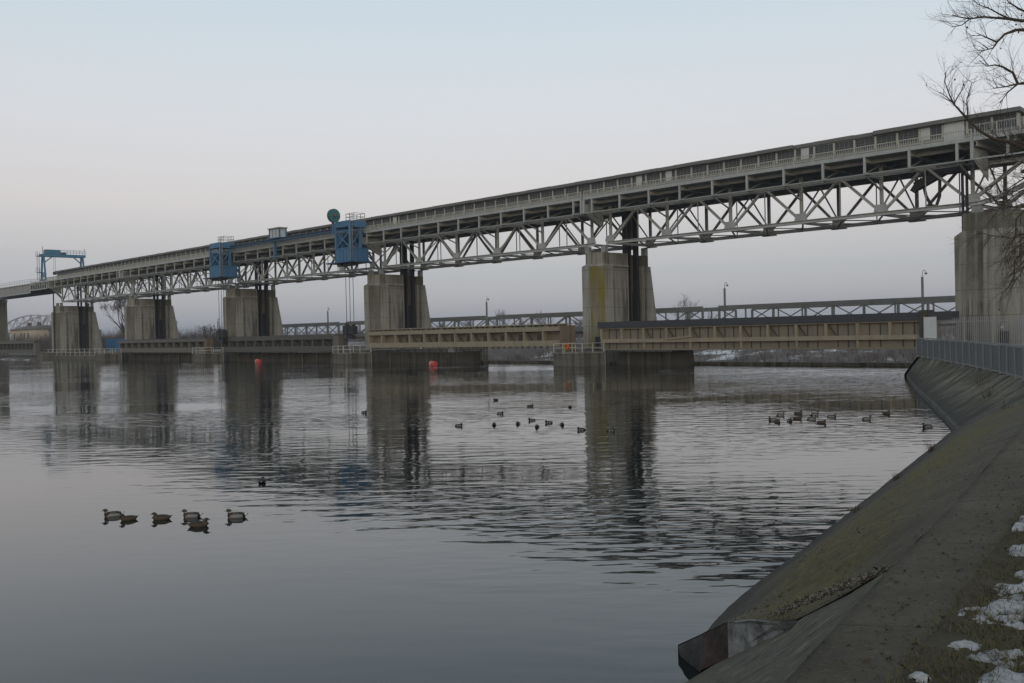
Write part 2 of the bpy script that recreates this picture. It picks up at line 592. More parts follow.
# ------------------------------------------------------------------ setting: water, ground, banks
def sheet(name, rows, mat, kind='structure', uvs=None, smooth=True, parent=None):
    nr, nc = len(rows), len(rows[0])
    vs = [p for r in rows for p in r]
    fs = [(i * nc + j, i * nc + j + 1, (i + 1) * nc + j + 1, (i + 1) * nc + j) for i in range(nr - 1) for j in range(nc - 1)]
    me = bpy.data.meshes.new(name)
    me.from_pydata([tuple(v) for v in vs], [], fs)
    me.materials.append(mat)
    if uvs:
        fl = [p for r in uvs for p in r]
        l = me.uv_layers.new(name='across')
        for poly in me.polygons:
            for li in poly.loop_indices:
                l.data[li].uv = fl[me.loops[li].vertex_index]
    if smooth:
        me.polygons.foreach_set('use_smooth', [True] * len(fs))
    bm = bmesh.new()
    bm.from_mesh(me)
    if sum(f.normal.z for f in bm.faces) < 0:
        bmesh.ops.reverse_faces(bm, faces=bm.faces)
    bm.to_mesh(me)
    bm.free()
    o = link(bpy.data.objects.new(name, me))
    if kind:
        o['kind'] = kind
    o.parent = parent
    return o


def lerp(a, b, t):
    return tuple(x + (y - x) * t for x, y in zip(a, b))


def poly_at(pts, y):
    """point of a polyline at world Y = y (the lines here run steadily in Y)"""
    for a, b in zip(pts, pts[1:]):
        if y <= b[1] or b is pts[-1]:
            t = (y - a[1]) / (b[1] - a[1])
            return Vector(lerp(a, b, t))


sheet('river_water', [[(-1600, -1600, 0), (300, -1600, 0)], [(-1600, 89.5, 0), (300, 89.5, 0)]], M['water'], smooth=False)

# river bed and land as one rolling sheet out to the horizon
xs = [-3000, -1500, -900, -600, -450, -330, -290, -258, -250, -235, -200, -160, -120, -80, -50, -36, -30]
ys = [-3000, -800, -200, 0, 50, 86, 96, 108, 125, 150, 190, 215, 228, 236, 244, 252, 260, 270, 282, 300, 350, 450, 700, 1200, 3000]


def land_z(x, y):
    if x <= -258 and y >= 86:
        return 1.0 + .5 * noise.noise(Vector((x * .02, y * .02, 0)))
    if x <= -330:
        return 1.0 if y > -800 else 1.0
    if y < 215:
        return -7.0
    t = min(1, max(0, (y - 228) / 54))
    base = -7.5 + 6.9 * t + .5 * noise.noise(Vector((x * .03, y * .05, 3))) * (1 if t > 0 else 0)
    if y > 300:
        base += min(2.0, (y - 300) * .004)
    return base


xx = sorted(set(xs + list(range(-330, -30, 12))))
sheet('land', [[(x, y, land_z(x, y)) for x in xx] for y in ys], M['farland'])

# right bank -------------------------------------------------------
TOE = [(-6.5, -3.0, .12), (-7.12, 9.34, .12), (-7.55, 10.82, .12), (-8.47, 14.38, .12), (-9.84, 19.06, .12), (-12.1, 26.88, .12), (-14.43, 34.92, .12), (-14.9, 36.5, .12)]
CREST = [(-.55, -3.0, 2.2), (-2.49, 4.07, 2.15), (-3.23, 6.68, 2.1), (-4.1, 9.9, 2.04), (-6.6, 18.6, 1.86), (-9.9, 30.2, 1.55), (-11.0, 35.4, 1.45)]
PATH_R = [(-.1, -3.0, 2.22), (-2.05, 4.28, 2.2), (-2.62, 6.68, 2.17), (-3.42, 9.9, 2.12), (-5.75, 18.6, 1.93), (-8.9, 30.2, 1.6), (-10.1, 35.4, 1.48)]


EDGE = [(-7.12, 9.34, .12), (-6.62, 9.15, .40), (-6.14, 8.93, .67), (-5.6, 8.58, .88), (-5.07, 8.23, 1.03), (-4.83, 8.13, 1.12), (-4.0, 7.42, 1.62), (-3.23, 6.68, 2.1)]


def edge_pt(t):
    u = t * (len(EDGE) - 1)
    k = min(len(EDGE) - 2, int(u))
    return Vector(lerp(EDGE[k], EDGE[k + 1], u - k))


def slab_raw(y0, t, sag=.14):
    a, b = poly_at(TOE, y0 + 1.9 * (1 - t)), poly_at(CREST, y0)
    p = a.lerp(b, t)
    p.z += sag * math.sin(math.pi * t)
    return p


def slab_pt(y0, t):
    """upper face of the concrete slab; its near end follows the boards"""
    p = slab_raw(y0, t)
    k = min(1.0, max(0.0, (y0 - 6.7) / 4.2))
    k = k * k * (3 - 2 * k)
    if k < 1:
        q = edge_pt(t) + (p - slab_raw(6.7, t))
        p = q.lerp(p, k)
    p.z += (.012 * noise.noise(p * 2.2) + .02 * noise.noise(p * .6)) * min(1, (y0 - 6.7) * 2)
    return p


# far slab: slope from the end board to the bend of the bank
rows, uvs = [], []
NT = 30
y = 6.7
while y < 34.2:
    r, u = [], []
    for j in range(NT + 1):
        t = j / NT
        r.append(slab_pt(y, t))
        u.append((y, t))
    foot = r[0].copy()
    kl = min(1.0, (y - 6.7) / 1.2)
    lip = foot + Vector((-.09 * kl, -.02 * kl, -.03))
    r = [Vector((lip.x - .02 * kl, lip.y, -1.2 * kl - .05)), lip + Vector((0, 0, -.06)), lip] + r
    u = [(y, -.1), (y, -.05), (y, -.02)] + u
    rows.append(r)
    uvs.append(u)
    y += .2 if y < 12 else .5
bank = sheet('riverbank_slope', rows, M['bank'], uvs=uvs)

# nearer strip of the slope, a hand lower than the slab along the board line, up to the path edge
LOW = [(-8.6, 2.0, -1.0), (-7.8, 5.5, -.7), (-6.9, 8.5, -.2), (-6.53, 8.72, .0), (-6.16, 9.02, .28), (-5.08, 8.42, .93), (-4.825, 8.13, 1.112), (-3.995, 7.42, 1.612), (-3.235, 6.685, 2.09)]
UP = [(-.55, -3.0, 2.2), (-.8, -2.1, 2.19), (-1.1, -1.0, 2.18), (-1.6, .8, 2.17), (-2.2, 3.0, 2.16), (-2.49, 4.07, 2.15), (-2.78, 5.1, 2.13), (-3.0, 5.9, 2.115), (-3.23, 6.68, 2.1)]
rows = []
for k in range(len(LOW) - 1):
    for s in range(6):
        a, b = Vector(lerp(LOW[k], LOW[k + 1], s / 6)), Vector(lerp(UP[k], UP[k + 1], s / 6))
        rows.append([a.lerp(b, j / 12) + Vector((0, 0, .012 * noise.noise(a.lerp(b, j / 12) * 3))) for j in range(13)])
sheet('riverbank_strip', rows, M['strip'])
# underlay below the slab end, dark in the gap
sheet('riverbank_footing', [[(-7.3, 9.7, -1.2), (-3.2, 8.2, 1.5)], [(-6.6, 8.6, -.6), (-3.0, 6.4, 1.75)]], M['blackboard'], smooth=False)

# the boards closing the raised end of the slab
eb = thing('slab_end_board', (-6.1, 8.8, .2), 'weathered boards closing the raised end of the concrete bank slab', 'board')
def W(p): return (p[0] + 6.1, p[1] - 8.8, p[2] - .2)
def plate(mb, pts, th=(.03, -.05, 0)):
    a = [Vector(W(p)) for p in pts]
    b = [p - Vector(th) for p in a]
    n = len(a)
    mb.add(a + b, [tuple(range(n)), tuple(range(n, 2 * n))[::-1]] + [(k, n + k, n + (k + 1) % n, (k + 1) % n) for k in range(n)])
    return mb
plate(MB(), [(-6.14, 8.93, .28), (-5.07, 8.32, .92), (-4.83, 8.13, 1.10), (-5.07, 8.23, 1.02), (-5.6, 8.55, .87), (-6.14, 8.93, .66)]).build('pale_board', M['whiteboard'], eb)
plate(MB(), [(-6.58, 9.03, .02), (-6.145, 8.935, .28), (-6.145, 8.935, .66), (-6.62, 9.15, .39)]).build('brown_board', M['rustboard'], eb)
plate(MB(), [(-6.63, 9.04, -.25), (-6.585, 9.035, .0), (-6.622, 9.152, .385), (-7.12, 9.34, .10), (-7.0, 9.3, -.25)]).build('dark_board', M['blackboard'], eb)

# path along the crest and the turf beside it
rows, uvs = [], []
for k in range(len(CREST) - 1):
    for s in range(8):
        a, b = Vector(lerp(CREST[k], CREST[k + 1], s / 8)), Vector(lerp(PATH_R[k], PATH_R[k + 1], s / 8))
        rows.append([a + Vector((.0, 0, -.02))] + [a.lerp(b, j / 6) + Vector((0, 0, .004)) for j in range(7)])
        uvs.append([(a.y, 1.0)] + [(a.y, 1.0 + .03 * j) for j in range(7)])
sheet('path', rows, M['bank'], uvs=uvs)

FENCE = [(-9.9, 33.6, 1.5), (-10.4, 34.9, 1.5), (-14.57, 41.8, 1.5), (-17.16, 46.34, 1.5), (-21.24, 53.32, 1.5), (-26.33, 61.56, 1.5), (-31.09, 68.91, 1.5)]
TOE2 = [(-13.2, 32.6, .1), (-14.6, 35.4, .1), (-18.2, 42.4, .1), (-21.0, 47.8, .1), (-24.6, 54.6, .1), (-28.9, 63.1, .1), (-32.95, 71.23, .1)]
rows, uvs = [], []
dist = 40.0
for k in range(len(FENCE) - 1):
    for s in range(8):
        a, b = Vector(lerp(TOE2[k], TOE2[k + 1], s / 8)), Vector(lerp(FENCE[k], FENCE[k + 1], s / 8))
        if rows:
            dist += (a - pa).length
        pa = a
        inw = (b - a)
        inw.z = 0
        inw.normalize()
        r = [a - inw * .11 + Vector((0, 0, -1.2)), a - inw * .10 + Vector((0, 0, .08)), a - inw * .02 + Vector((0, 0, .10)), a + Vector((0, 0, .12))]
        n_ = 12
        r += [a.lerp(b, j / n_) + Vector((0, 0, .12 * (1 - j / n_) + .05 * noise.noise(a.lerp(b, j / n_) * .9) + .03 * math.sin(math.pi * j / n_))) for j in range(1, n_ + 1)]
        r.append(b + inw * 2.0)
        rows.append(r)
        uvs.append([(dist, -.3), (dist, -.2), (dist, -.12), (dist, -.02)] + [(dist - 7 * j / n_, j / n_) for j in range(1, n_ + 1)] + [(dist - 8, 1.3)])
sheet('riverbank_wall', rows, M['wall_slab'], uvs=uvs)
# end of the wall round to the abutment
sheet('riverbank_return', [[(-33.1, 71.0, -1), (-37.2, 90, -1)], [(-33.0, 71.0, .2), (-36.6, 90, .8)], [(-31.09, 68.91, 1.5), (-35.4, 88, 1.6)], [(-20, 66, 1.55), (-20, 90, 1.6)]], M['wall_slab'], smooth=False, uvs=[[(0, .1), (20, .1)], [(0, .3), (20, .3)], [(0, .9), (20, .9)], [(0, 1.2), (20, 1.2)]])

INNER = PATH_R + FENCE[2:] + [(-31.0, 74, 1.5), (-31.0, 90, 1.55), (-29.5, 110, 1.5), (-28, 300, 1.5), (0, 3000, 3)]
INNER = [(1.0, -300, 2.2), (1.0, -20, 2.22)] + INNER
rows = []
for p in INNER:
    p = Vector(p)
    rows.append([p + Vector((o, o * .27 if -10 < p.y < 120 else 0, (.012 if o == 0 else .02))) for o in (0, .6, 1.5, 3, 6, 14, 40, 200, 3000)])
sheet('grass_verge', rows, M['grass_soil'])


def fence_verge_z(x, y):
    for a, b in zip(PATH_R, PATH_R[1:]):
        if a[1] <= y <= b[1]:
            return a[2] + (b[2] - a[2]) * (y - a[1]) / (b[1] - a[1])
    return 2.2


# short dead grass on the verge
SNOW = [(-2.14, 6.25, .24, .62), (-2.30, 6.75, .16, .35), (-2.58, 7.4, .24, .6), (-2.98, 8.45, .22, .55), (-1.80, 5.0, .22, .30), (-1.66, 4.55, .28, .25), (-2.02, 4.98, .14, .12),
        (-2.08, 5.9, .3, .5), (-1.3, 5.6, .4, .6), (-1.1, 4.2, .35, .3), (-1.98, 4.35, .07, .06), (-2.4, 9.2, .5, .8), (-1.5, 7.6, .6, .9), (-3.5, 11.6, .5, 1.4), (-.6, 6.5, .5, .8), (-2.6, 14.5, .8, 1.6)]


def snow_f(x, y):
    b = max(1 - math.hypot((x - sx_) / rx, (y - sy_) / ry) for sx_, sy_, rx, ry in SNOW)
    return b - .39 + .62 * noise.noise(Vector((x * 4.2, y * 3.0, 11.3))) + .42 * noise.noise(Vector((x * 11, y * 8, 2.2))) + .3 * noise.noise(Vector((x * 27, y * 22, 7)))


def turf_z(x, y):
    p = poly_at(PATH_R, y)
    return p.z + .035


rg = random.Random(3)
mb = MB()
for i in range(60000):
    y = 3.2 + 11 * rg.random() ** 1.5
    p0 = poly_at(PATH_R, y)
    o = 2.8 * rg.random() ** 1.15 - .05 - .05 * noise.noise(Vector((y * 3, 0, 0)))
    x = p0.x + o
    if o < .10 and rg.random() < .5:
        continue
    sf = snow_f(x, y)
    if sf > .5 or (sf > .1 and rg.random() < .6):
        continue
    if noise.noise(Vector((x * 2.6, y * 2.6, 5))) < -.3:
        continue
    z = p0.z + .018
    h = rg.uniform(.014, .038) * (1.3 if o > .4 else 1) + (.025 if sf > 0 else 0)
    a = rg.random() * 6.28
    q = rg.uniform(.5, 2.0)
    lx, ly = math.cos(a) * h * q, math.sin(a) * h * q
    wx, wy = -math.sin(a) * .0028, math.cos(a) * .0028
    mb.add([(x - wx, y - wy, z), (x + wx, y + wy, z), (x + lx, y + ly, z + h)], [(0, 1, 2)])
tag(mb.build('grass', M['grass']), kind='stuff')

# remnants of old snow on the turf
mb = MB()
st = .016
vid = {}
for iy in range(int(6.2 / st)):
    y = 3.6 + iy * st
    px_ = poly_at(PATH_R, y)
    for ix in range(int(2.2 / st)):
        x = px_.x + .03 + ix * st
        if all(abs(x - a_) > 1.3 * c_ + .1 or abs(y - b_) > 1.3 * d_ + .1 for a_, b_, c_, d_ in SNOW):
            continue
        n = snow_f(x, y)
        if n > -.30:
            vid[(ix, iy)] = len(mb.v)
            mb.v.append((x, y, px_.z + .017 + min(.022, max(-.03, n * .10)) + .004 * noise.noise(Vector((x * 30, y * 30, 0)))))
for (ix, iy) in list(vid):
    q = [(ix, iy), (ix + 1, iy), (ix + 1, iy + 1), (ix, iy + 1)]
    if all(k in vid for k in q):
        mb.f.append(tuple(vid[k] for k in q))
        mb.m.append(0)
tag(mb.build('snow', M['snow'], smooth=True), kind='stuff')

# gravel, grit and dead leaves caught above the board and on the path
rg = random.Random(9)


def chips(name, mat, n, smin, smax, where):
    mb = MB()
    for i in range(n):
        a = where(rg)
        if a is None:
            continue
        s = rg.uniform(smin, smax)
        c = [Vector((rg.uniform(-1, 1), rg.uniform(-1, 1), rg.uniform(-.6, .8))) * s + a for _ in range(4)]
        mb.add(c, [(0, 1, 2), (0, 2, 3), (0, 3, 1), (1, 3, 2)])
    return tag(mb.build(name, mat), kind='stuff')


def on_slab(r):
    y = 6.75 + 16 * r.random() ** 1.7
    t = .25 + .75 * r.random()
    if noise.noise(Vector((y * .8, t * 5, 4.4))) < -.05:
        return None
    return slab_pt(y, t) + Vector((0, 0, .004))


def on_path(r):
    y = 3.4 + 14 * r.random() ** 1.6
    return poly_at(CREST, y).lerp(poly_at(PATH_R, y), r.random() ** .7) + Vector((0, 0, .008))


def at_crease(r):
    t = r.random() ** .8
    a = Vector(lerp((-5.3, 8.36, .97), (-3.2, 6.68, 2.09), t))
    k = abs(r.gauss(0, .5)) * (1 - t * .6)
    return a + Vector((-.16 * k + r.gauss(0, .015), .46 * k, -.015 * k + .012))


chips('pale_gravel', M['chip_pale'], 3600, .004, .012, on_slab)
chips('gravel', M['chip_dark'], 2600, .005, .016, lambda r: on_path(r) if r.random() < .45 else on_slab(r))
chips('crease_gravel', M['chip_pale'], 1500, .006, .017, at_crease)
chips('dead_leaves', M['leaf'], 1100, .010, .026, lambda r: at_crease(r) if r.random() < .62 else (on_path(r) if r.random() < .4 else on_slab(r)))

# weir sill that the water runs over behind the gates
mb = MB()
mb.box(-300, -36, 88.2, 90.0, -7.5, .30)
tag(mb.build('weir_sill', M['conc_base']), kind='structure')
# quay between the two left piers
q = thing('quay_wall', (-255, 86, 0), 'low stained concrete quay wall along the far left waterline', 'wall')
MB().box(-60, 44, 0, 14, -2, .75).build('wall', M['conc_base'], q)
MB().box(-60.02, 44.02, -.12, 14, .753, .98).build('coping', M['conc_dark'], q)
q = thing('quay_railing', (-255, 86.1, .98), 'pale two bar railing on the far left quay wall', 'railing')
mb = MB()
for z in (.75, 1.5):
    mb.bar((-60, 0, z), (44, 0, z), .09)
mb.build('rail', M['rail_white'], q)
for i in range(36):
    MB().bar((-60 + i * 2.95, 0, 0), (-60 + i * 2.95, 0, 1.5), .12).build('post', M['rail_white'], q)

# ------------------------------------------------------------------ weir piers
PX0, PP = -35.0, 44.2
def pier_mesh_parts(root, mats, algae=False):
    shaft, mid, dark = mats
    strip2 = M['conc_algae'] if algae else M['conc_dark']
    # nose shaft, faces by material: 0 front/side, 1 chamfer, 2 recess
    z0, z1 = 1.9, 11.45
    poly = [(0, 0), (1.25, 0), (2.5, 1.25), (2.5, 2.7), (2.28, 2.75), (2.28, 5.2), (2.28, 5.75), (-1.0, 5.75), (-1.0, 1.2)]
    n = len(poly)
    mb = MB()
    vs = [(x, y, z0) for x, y in poly] + [(x, y, z1) for x, y in poly]
    mb.v = vs
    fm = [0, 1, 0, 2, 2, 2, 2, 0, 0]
    for k in range(n):
        mb.f.append((k, (k + 1) % n, n + (k + 1) % n, n + k)); mb.m.append(fm[k])
    mb.f.append(tuple(range(n, 2 * n))); mb.m.append(0)
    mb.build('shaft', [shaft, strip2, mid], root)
    # bevelled shoulder and head block
    sh = [(0, 0), (1.25, 0), (2.5, 1.25), (2.5, 5.7), (-1, 5.7), (-1, 1.2)]
    ins = [(.38, .42), (1.2, .42), (2.3, 1.45), (2.3, 5.7), (-.62, 5.7), (-.62, 1.4)]
    MB().prism(sh, 11.452, 11.75, poly_top=ins).build('shoulder', shaft, root)
    MB().prism(ins, 11.753, 13.1).build('head_block', mid, root)
    # recess panel behind the gate slot and the slot cheeks
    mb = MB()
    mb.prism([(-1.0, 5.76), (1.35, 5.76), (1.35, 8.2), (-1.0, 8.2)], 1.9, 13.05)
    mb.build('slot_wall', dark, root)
    for (yy, w, x) in ((5.95, .34, 1.72), (6.75, .26, 1.6), (7.9, .40, 1.75)):
        MB().box(x - .3, x + .3, yy - w / 2, yy + w / 2, 1.95, 18.6).build('guide_rail', M['black_steel'], root)
    MB().box(1.36, 1.5, 5.78, 8.18, 2.0, 8.5).build('slot_plate', M['black_steel'], root)
    # downstream half with a battered back
    back0 = [(-1.0, 8.22), (2.5, 8.22), (2.5, 11.3), (1.6, 12.0), (-1.0, 12.0)]
    back1 = [(-1.0, 8.22), (2.5, 8.22), (2.5, 9.75), (1.9, 10.1), (-1.0, 10.1)]
    MB().prism(back0, 1.9, 11.6, poly_top=back1).build('back_shaft', mid, root)
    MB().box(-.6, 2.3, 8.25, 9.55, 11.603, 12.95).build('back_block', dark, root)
    # bearings for the two trusses
    for y in (1.8, 9.2):
        for x in (-.55, 2.05):
            MB().box(x - .3, x + .3, y - .28, y + .28, 13.103 if y < 5 else 12.953, 13.9).build('bearing', M['steel_dark'], root)


def pier_base(root, plinth=True):
    MB().box(-1.4, 3.1, -3.2, 13.5, -7.5, 1.7).build('base', M['conc_base'], root)
    if plinth:
        MB().prism([(1.8, -7), (5.9, -7), (6.2, -6.6), (6.2, -3.2), (3.1, -3.203), (1.8, -3.203)], -3, 1.42).build('plinth', M['conc_base'], root)
        MB().prism([(1.72, -7.08), (5.95, -7.08), (6.28, -6.65), (6.28, -3.15), (1.72, -3.15)], 1.423, 1.56).build('plinth_top', M['conc'], root)
        r = MB()
        for z in (.5, 1.0):
            for a, b in (((1.85, -6.95), (6.1, -6.9)), ((6.1, -6.9), (6.1, -3.4)), ((1.85, -6.95), (1.85, -3.4))):
                r.bar((a[0], a[1], 1.56 + z), (b[0], b[1], 1.56 + z), .06)
        p = r
        for (x, y) in ((1.85, -6.95), (3.25, -6.95), (4.65, -6.95), (6.1, -6.9), (6.1, -5.2), (6.1, -3.4), (1.85, -5.2), (1.85, -3.4)):
            p.bar((x, y, 1.56), (x, y, 2.56), .08)
        p.build('railing', M['rail_white'], root)
        MB().tube([(6.2, -3.3, -2), (6.2, -3.3, 2.6)], .05).build('gauge_pole', M['galv'], root)


pier_labels = {
    1: 'concrete weir pier with a yellow green algae band down its nose',
    2: 'concrete weir pier below the nearer blue hoist unit',
    3: 'concrete weir pier below the farther, left hand blue hoist unit',
    4: 'concrete weir pier standing second from the left end of the gantry',
    5: 'concrete weir pier under the left end of the gantry, drainpipe on its nose',
}
for k in range(1, 6):
    root = thing('weir_pier', (PX0 - PP * k, 87, 0), pier_labels[k], 'pier', 'concrete piers of the weir')
    pier_mesh_parts(root, (M['conc2'], M['conc'], M['conc_dark']), algae=(k == 1))
    pier_base(root, plinth=(k in (1, 2, 3, 4)))
    if k == 5:
        MB().tube([(1.6, .12, 1.0), (1.6, .12, 13.0), (1.6, .12, 16.8)], .15).build('drainpipe', M['black_steel'], root)
    if k == 1:
        MB().box(1.9, 2.2, -.02, .9, 2.0, 3.2).build('slit', M['black_steel'], root)

# right hand abutment pier
root = thing('abutment_pier', (-35.8, 87, 0), 'broad streaked concrete abutment pier behind the fence at the right', 'pier', 'concrete piers of the weir')
mb = MB()
mb.prism([(0, 0), (5.4, 0), (5.4, 9), (0, 9)], -2, 11.25)
mb.build('shaft', M['conc'], root)
MB().prism([(0, 0), (5.4, 0), (5.4, 9), (0, 9)], 11.253, 11.7, poly_top=[(.7, .0), (5.3, .0), (5.3, 9), (.7, 9)]).build('shoulder', M['conc'], root)
MB().prism([(.7, .02), (5.3, .02), (5.3, 9), (.7, 9)], 11.703, 13.2, poly_top=[(.72, .1), (4.5, .1), (5.2, 1.5), (5.2, 9), (.72, 9)]).build('head_block', M['conc_dark'], root)
for y in (1.8, 9.2):
    MB().box(.9, 1.7, y - .3, min(y + .3, 9), 13.203, 13.9).build('bearing', M['steel_dark'], root)
for x in (.28, .55):
    MB().box(x - .09, x + .09, .9 + x, 1.1 + x, 10.8, 18.5).build('guide_rail', M['black_steel'], root)
u = thing('utility_box', (-31.75, 86.86, 1.8), 'small grey cabinet and sign plate on the abutment pier face', 'cabinet')
MB().box(-.32, .32, -.25, .12, 0, 1.25).build('cabinet', M['black_steel'], u)
MB().box(-.24, .28, -.06, .12, 1.3, 1.95).build('sign_plate', M['grey_box'], u)
MB().box(-.28, -.02, -.09, -.065, 1.5, 1.7).build('label_plate', M['board'], u)

# pier beyond the left end (carries the foot bridge)
root = thing('approach_pier', (-317, 87, 0), 'plain concrete pier at the left photo edge carrying the footbridge', 'pier')
MB().prism([(-4, 0), (4.6, 0), (4.6, 7), (-4, 7)], -2, 16.2, poly_top=[(-3.4, 0), (4.2, 0), (4.2, 7), (-3.4, 7)]).build('shaft', M['conc_dark'], root)
MB().box(-3.6, 4.4, -.1, 7.1, 16.203, 16.95).build('cap', M['conc'], root)

# ------------------------------------------------------------------ steel gantry: five truss spans
NP, PL = 5, 8.26
SPAN = NP * PL
ZB, ZT, ZD = 14.15, 17.45, 19.0
ZTN, ZTF = 17.85, 18.3               # top chords of the near and the far truss
        # bottom chord, top chord, deck
YN, YF, YW = 1.8, 9.2, -1.45           # near truss, far truss, upstream walkway edge (from the pier noses)


def make_span(label):
    r = thing('gantry_truss_span', (-34.85, 87, 0), label, 'bridge span', 'steel truss spans of the weir gantry')
    S = M['steel']
    SD = M['steel_dark']
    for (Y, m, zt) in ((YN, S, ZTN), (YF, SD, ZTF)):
        MB().ibeam((0.5, Y, ZB), (-SPAN - .5, Y, ZB), .38, .35, .05).build('bottom_chord', m, r)
        MB().ibeam((1.2, Y, zt), (-SPAN - 1.2, Y, zt), .36, .30, .05).build('top_chord', m, r)
        for i in range(NP + 1):
            x = -i * PL
            MB().ibeam((x, Y, ZB + .2), (x, Y, ZD - .15), .26, .28, .04, up=(1, 0, 0)).build('vertical', m, r)
            gp = MB()
            w = .72
            gp.add([(x - w, Y - .2, ZB + .18), (x + w, Y - .2, ZB + .18), (x + w * .75, Y - .2, ZB + .85), (x - w * .75, Y - .2, ZB + .85),
                    (x - w, Y - .17, ZB + .18), (x + w, Y - .17, ZB + .18), (x + w * .75, Y - .17, ZB + .85), (x - w * .75, Y - .17, ZB + .85)],
                   [(0, 1, 2, 3), (7, 6, 5, 4), (0, 4, 5, 1), (1, 5, 6, 2), (2, 6, 7, 3), (3, 7, 4, 0)])
            if Y == YF:
                gp.box(x - .8, x + .8, Y - .24, Y + .24, ZB - .30, ZB - .203)
            gp.build('gusset_plate', m, r)
        for i in range(NP):
            xm = -(i + .5) * PL
            for s, xb in ((1, -i * PL), (-1, -(i + 1) * PL)):
                MB().ibeam((xb - s * .28, Y, ZB + .3), (xm + s * .22, Y, zt - .1), .22, .26, .04, up=(0, 1, 0)).build('diagonal', m, r)
            MB().bar((xm, Y, ZB + .15), (xm, Y, zt - .2), .09, .09).build('hanger', m, r)
    # floor beams and bracing between the trusses
    for i in range(NP + 1):
        x = -i * PL
        MB().ibeam((x, YN + .2, ZB - .05), (x, YF - .2, ZB - .05), .24, .26, .04).build('bottom_crossbeam', SD, r)
        sway = MB()
        sway.bar((x, YN + .15, ZB + .6), (x, (YN + YF) / 2, ZTN), .12, .12)
        sway.bar((x, YF - .15, ZB + .6), (x, (YN + YF) / 2, ZTN), .12, .12)
        sway.build('sway_frame', SD, r)
    for i in range(NP):
        x0, x1 = -i * PL, -(i + 1) * PL
        xm = (x0 + x1) / 2
        lat = MB()
        lat.bar((x0, YN + .2, ZB - .12), (xm, YF - .2, ZB - .12), .16, .10)
        lat.bar((xm, YF - .2, ZB - .12), (x1, YN + .2, ZB - .12), .16, .10)
        lat.bar((x0, YF - .2, ZB - .22), (xm, YN + .2, ZB - .22), .14, .09)
        lat.bar((xm, YN + .2, ZB - .22), (x1, YF - .2, ZB - .22), .14, .09)
        lat.build('lateral_bracing', SD, r)
    for i in range(2 * NP + 1):
        x = -i * PL / 2
        MB().ibeam((x, YW + .1, ZD - .22), (x, 12.2, ZD - .22), .26, .40, .04).build('crossbeam', M['deck'], r)
    dk = MB()
    dk.box(1.25, -SPAN - 1.25, YW + .16, 12.3, ZD, ZD + .16)
    for y in (.2, 3.2, 4.8, 6.4, 8.0, 10.6):
        dk.box(1.2, -SPAN - 1.2, y - .1, y + .1, ZD - .36, ZD - .003)
    dk.build('deck', M['deck'], r)
    # upstream walkway box: edge beam, lower beam, posts with brackets, railing
    MB().box(1.29, -SPAN - 1.29, YW - .03, YW + .15, ZD + .02, ZD + .36).build('edge_beam', S, r)
    wb = MB()
    wb.box(1.29, -SPAN - 1.29, YW, YW + .12, ZT - .02, ZT + .10)
    wb.box(1.29, -SPAN - 1.29, YN - 1.6, YN - 1.53, ZT - .10, ZT - .03)
    wb.build('lower_walkway', SD, r)
    n = 2 * NP
    for i in range(n + 1):
        x = -i * PL / 2
        MB().ibeam((x, YW + .07, ZT + .1), (x, YW + .07, ZD + .02), .22, .16, .035, up=(0, 1, 0)).build('walkway_post', S, r)
        br = MB()
        br.ibeam((x, YW + .18, ZT - .06), (x, YN - .2, ZT - .06), .14, .18, .03)
        br.bar((x, YW + .18, ZT + .1), (x, YN - .2, ZT + 1.15), .09, .09)
        if i % 2 == 0:
            br.bar((x, YN - .2, ZB + 2.2), (x, YW + .3, ZT - .14), .14, .12)
        br.build('bracket', SD, r)
    # end plates with their sloping brackets
    for x in (1.25, -SPAN - 1.25):
        e = MB()
        e.add([(x - .03, YW + .16, ZT + .1), (x - .03, YN + .15, ZT - 1.5), (x - .03, YN + .15, ZD - .45), (x - .03, YW + .16, ZD - .45),
               (x + .03, YW + .16, ZT + .1), (x + .03, YN + .15, ZT - 1.5), (x + .03, YN + .15, ZD - .45), (x + .03, YW + .16, ZD - .45)],
              [(0, 1, 2, 3), (7, 6, 5, 4), (0, 4, 5, 1), (1, 5, 6, 2), (2, 6, 7, 3), (3, 7, 4, 0)])
        e.bar((x, YW + .05, ZT), (x, YW + .05, ZD + .05), .26, .2)
        e.build('end_plate', S, r)
    rl = MB()
    L = SPAN + 2.5
    nb = 21
    for z in (.14, .66):
        rl.bar((1.25, YW + .06, ZD + .36 + z), (1.25 - L, YW + .06, ZD + .36 + z), .07 if z > .5 else .05, .07)
    for i in range(nb + 1):
        x = 1.2 - i * (L - .1) / nb
        rl.bar((x, YW + .06, ZD + .36), (x, YW + .06, ZD + 1.04), .10)
        if i < nb:
            for j in range(1, 10):
                xx = x - j * (L - .1) / nb / 10
                rl.bar((xx, YW + .06, ZD + .54), (xx, YW + .06, ZD + 1.0), .04)
    rl.build('railing', M['rail_white'], r)
    # downstream side
    MB().box(1.29, -SPAN - 1.29, 12.15, 12.3, ZD - .35, ZD + .3).build('edge_beam', SD, r)
    return r


span_labels = ['steel truss gantry span reaching the right abutment pier',
               'steel truss gantry span just left of the pier with yellow green algae',
               'steel truss gantry span carrying both blue hoist units and the pale cabin',
               'steel truss gantry span immediately left of the second blue hoist unit',
               'leftmost steel truss gantry span ending beside the blue portal crane']
sp0 = make_span(span_labels[0])
for k in range(1, 5):
    c = copy_tree(sp0)
    c.location.x = -34.85 - PP * k
    c['label'] = span_labels[k]

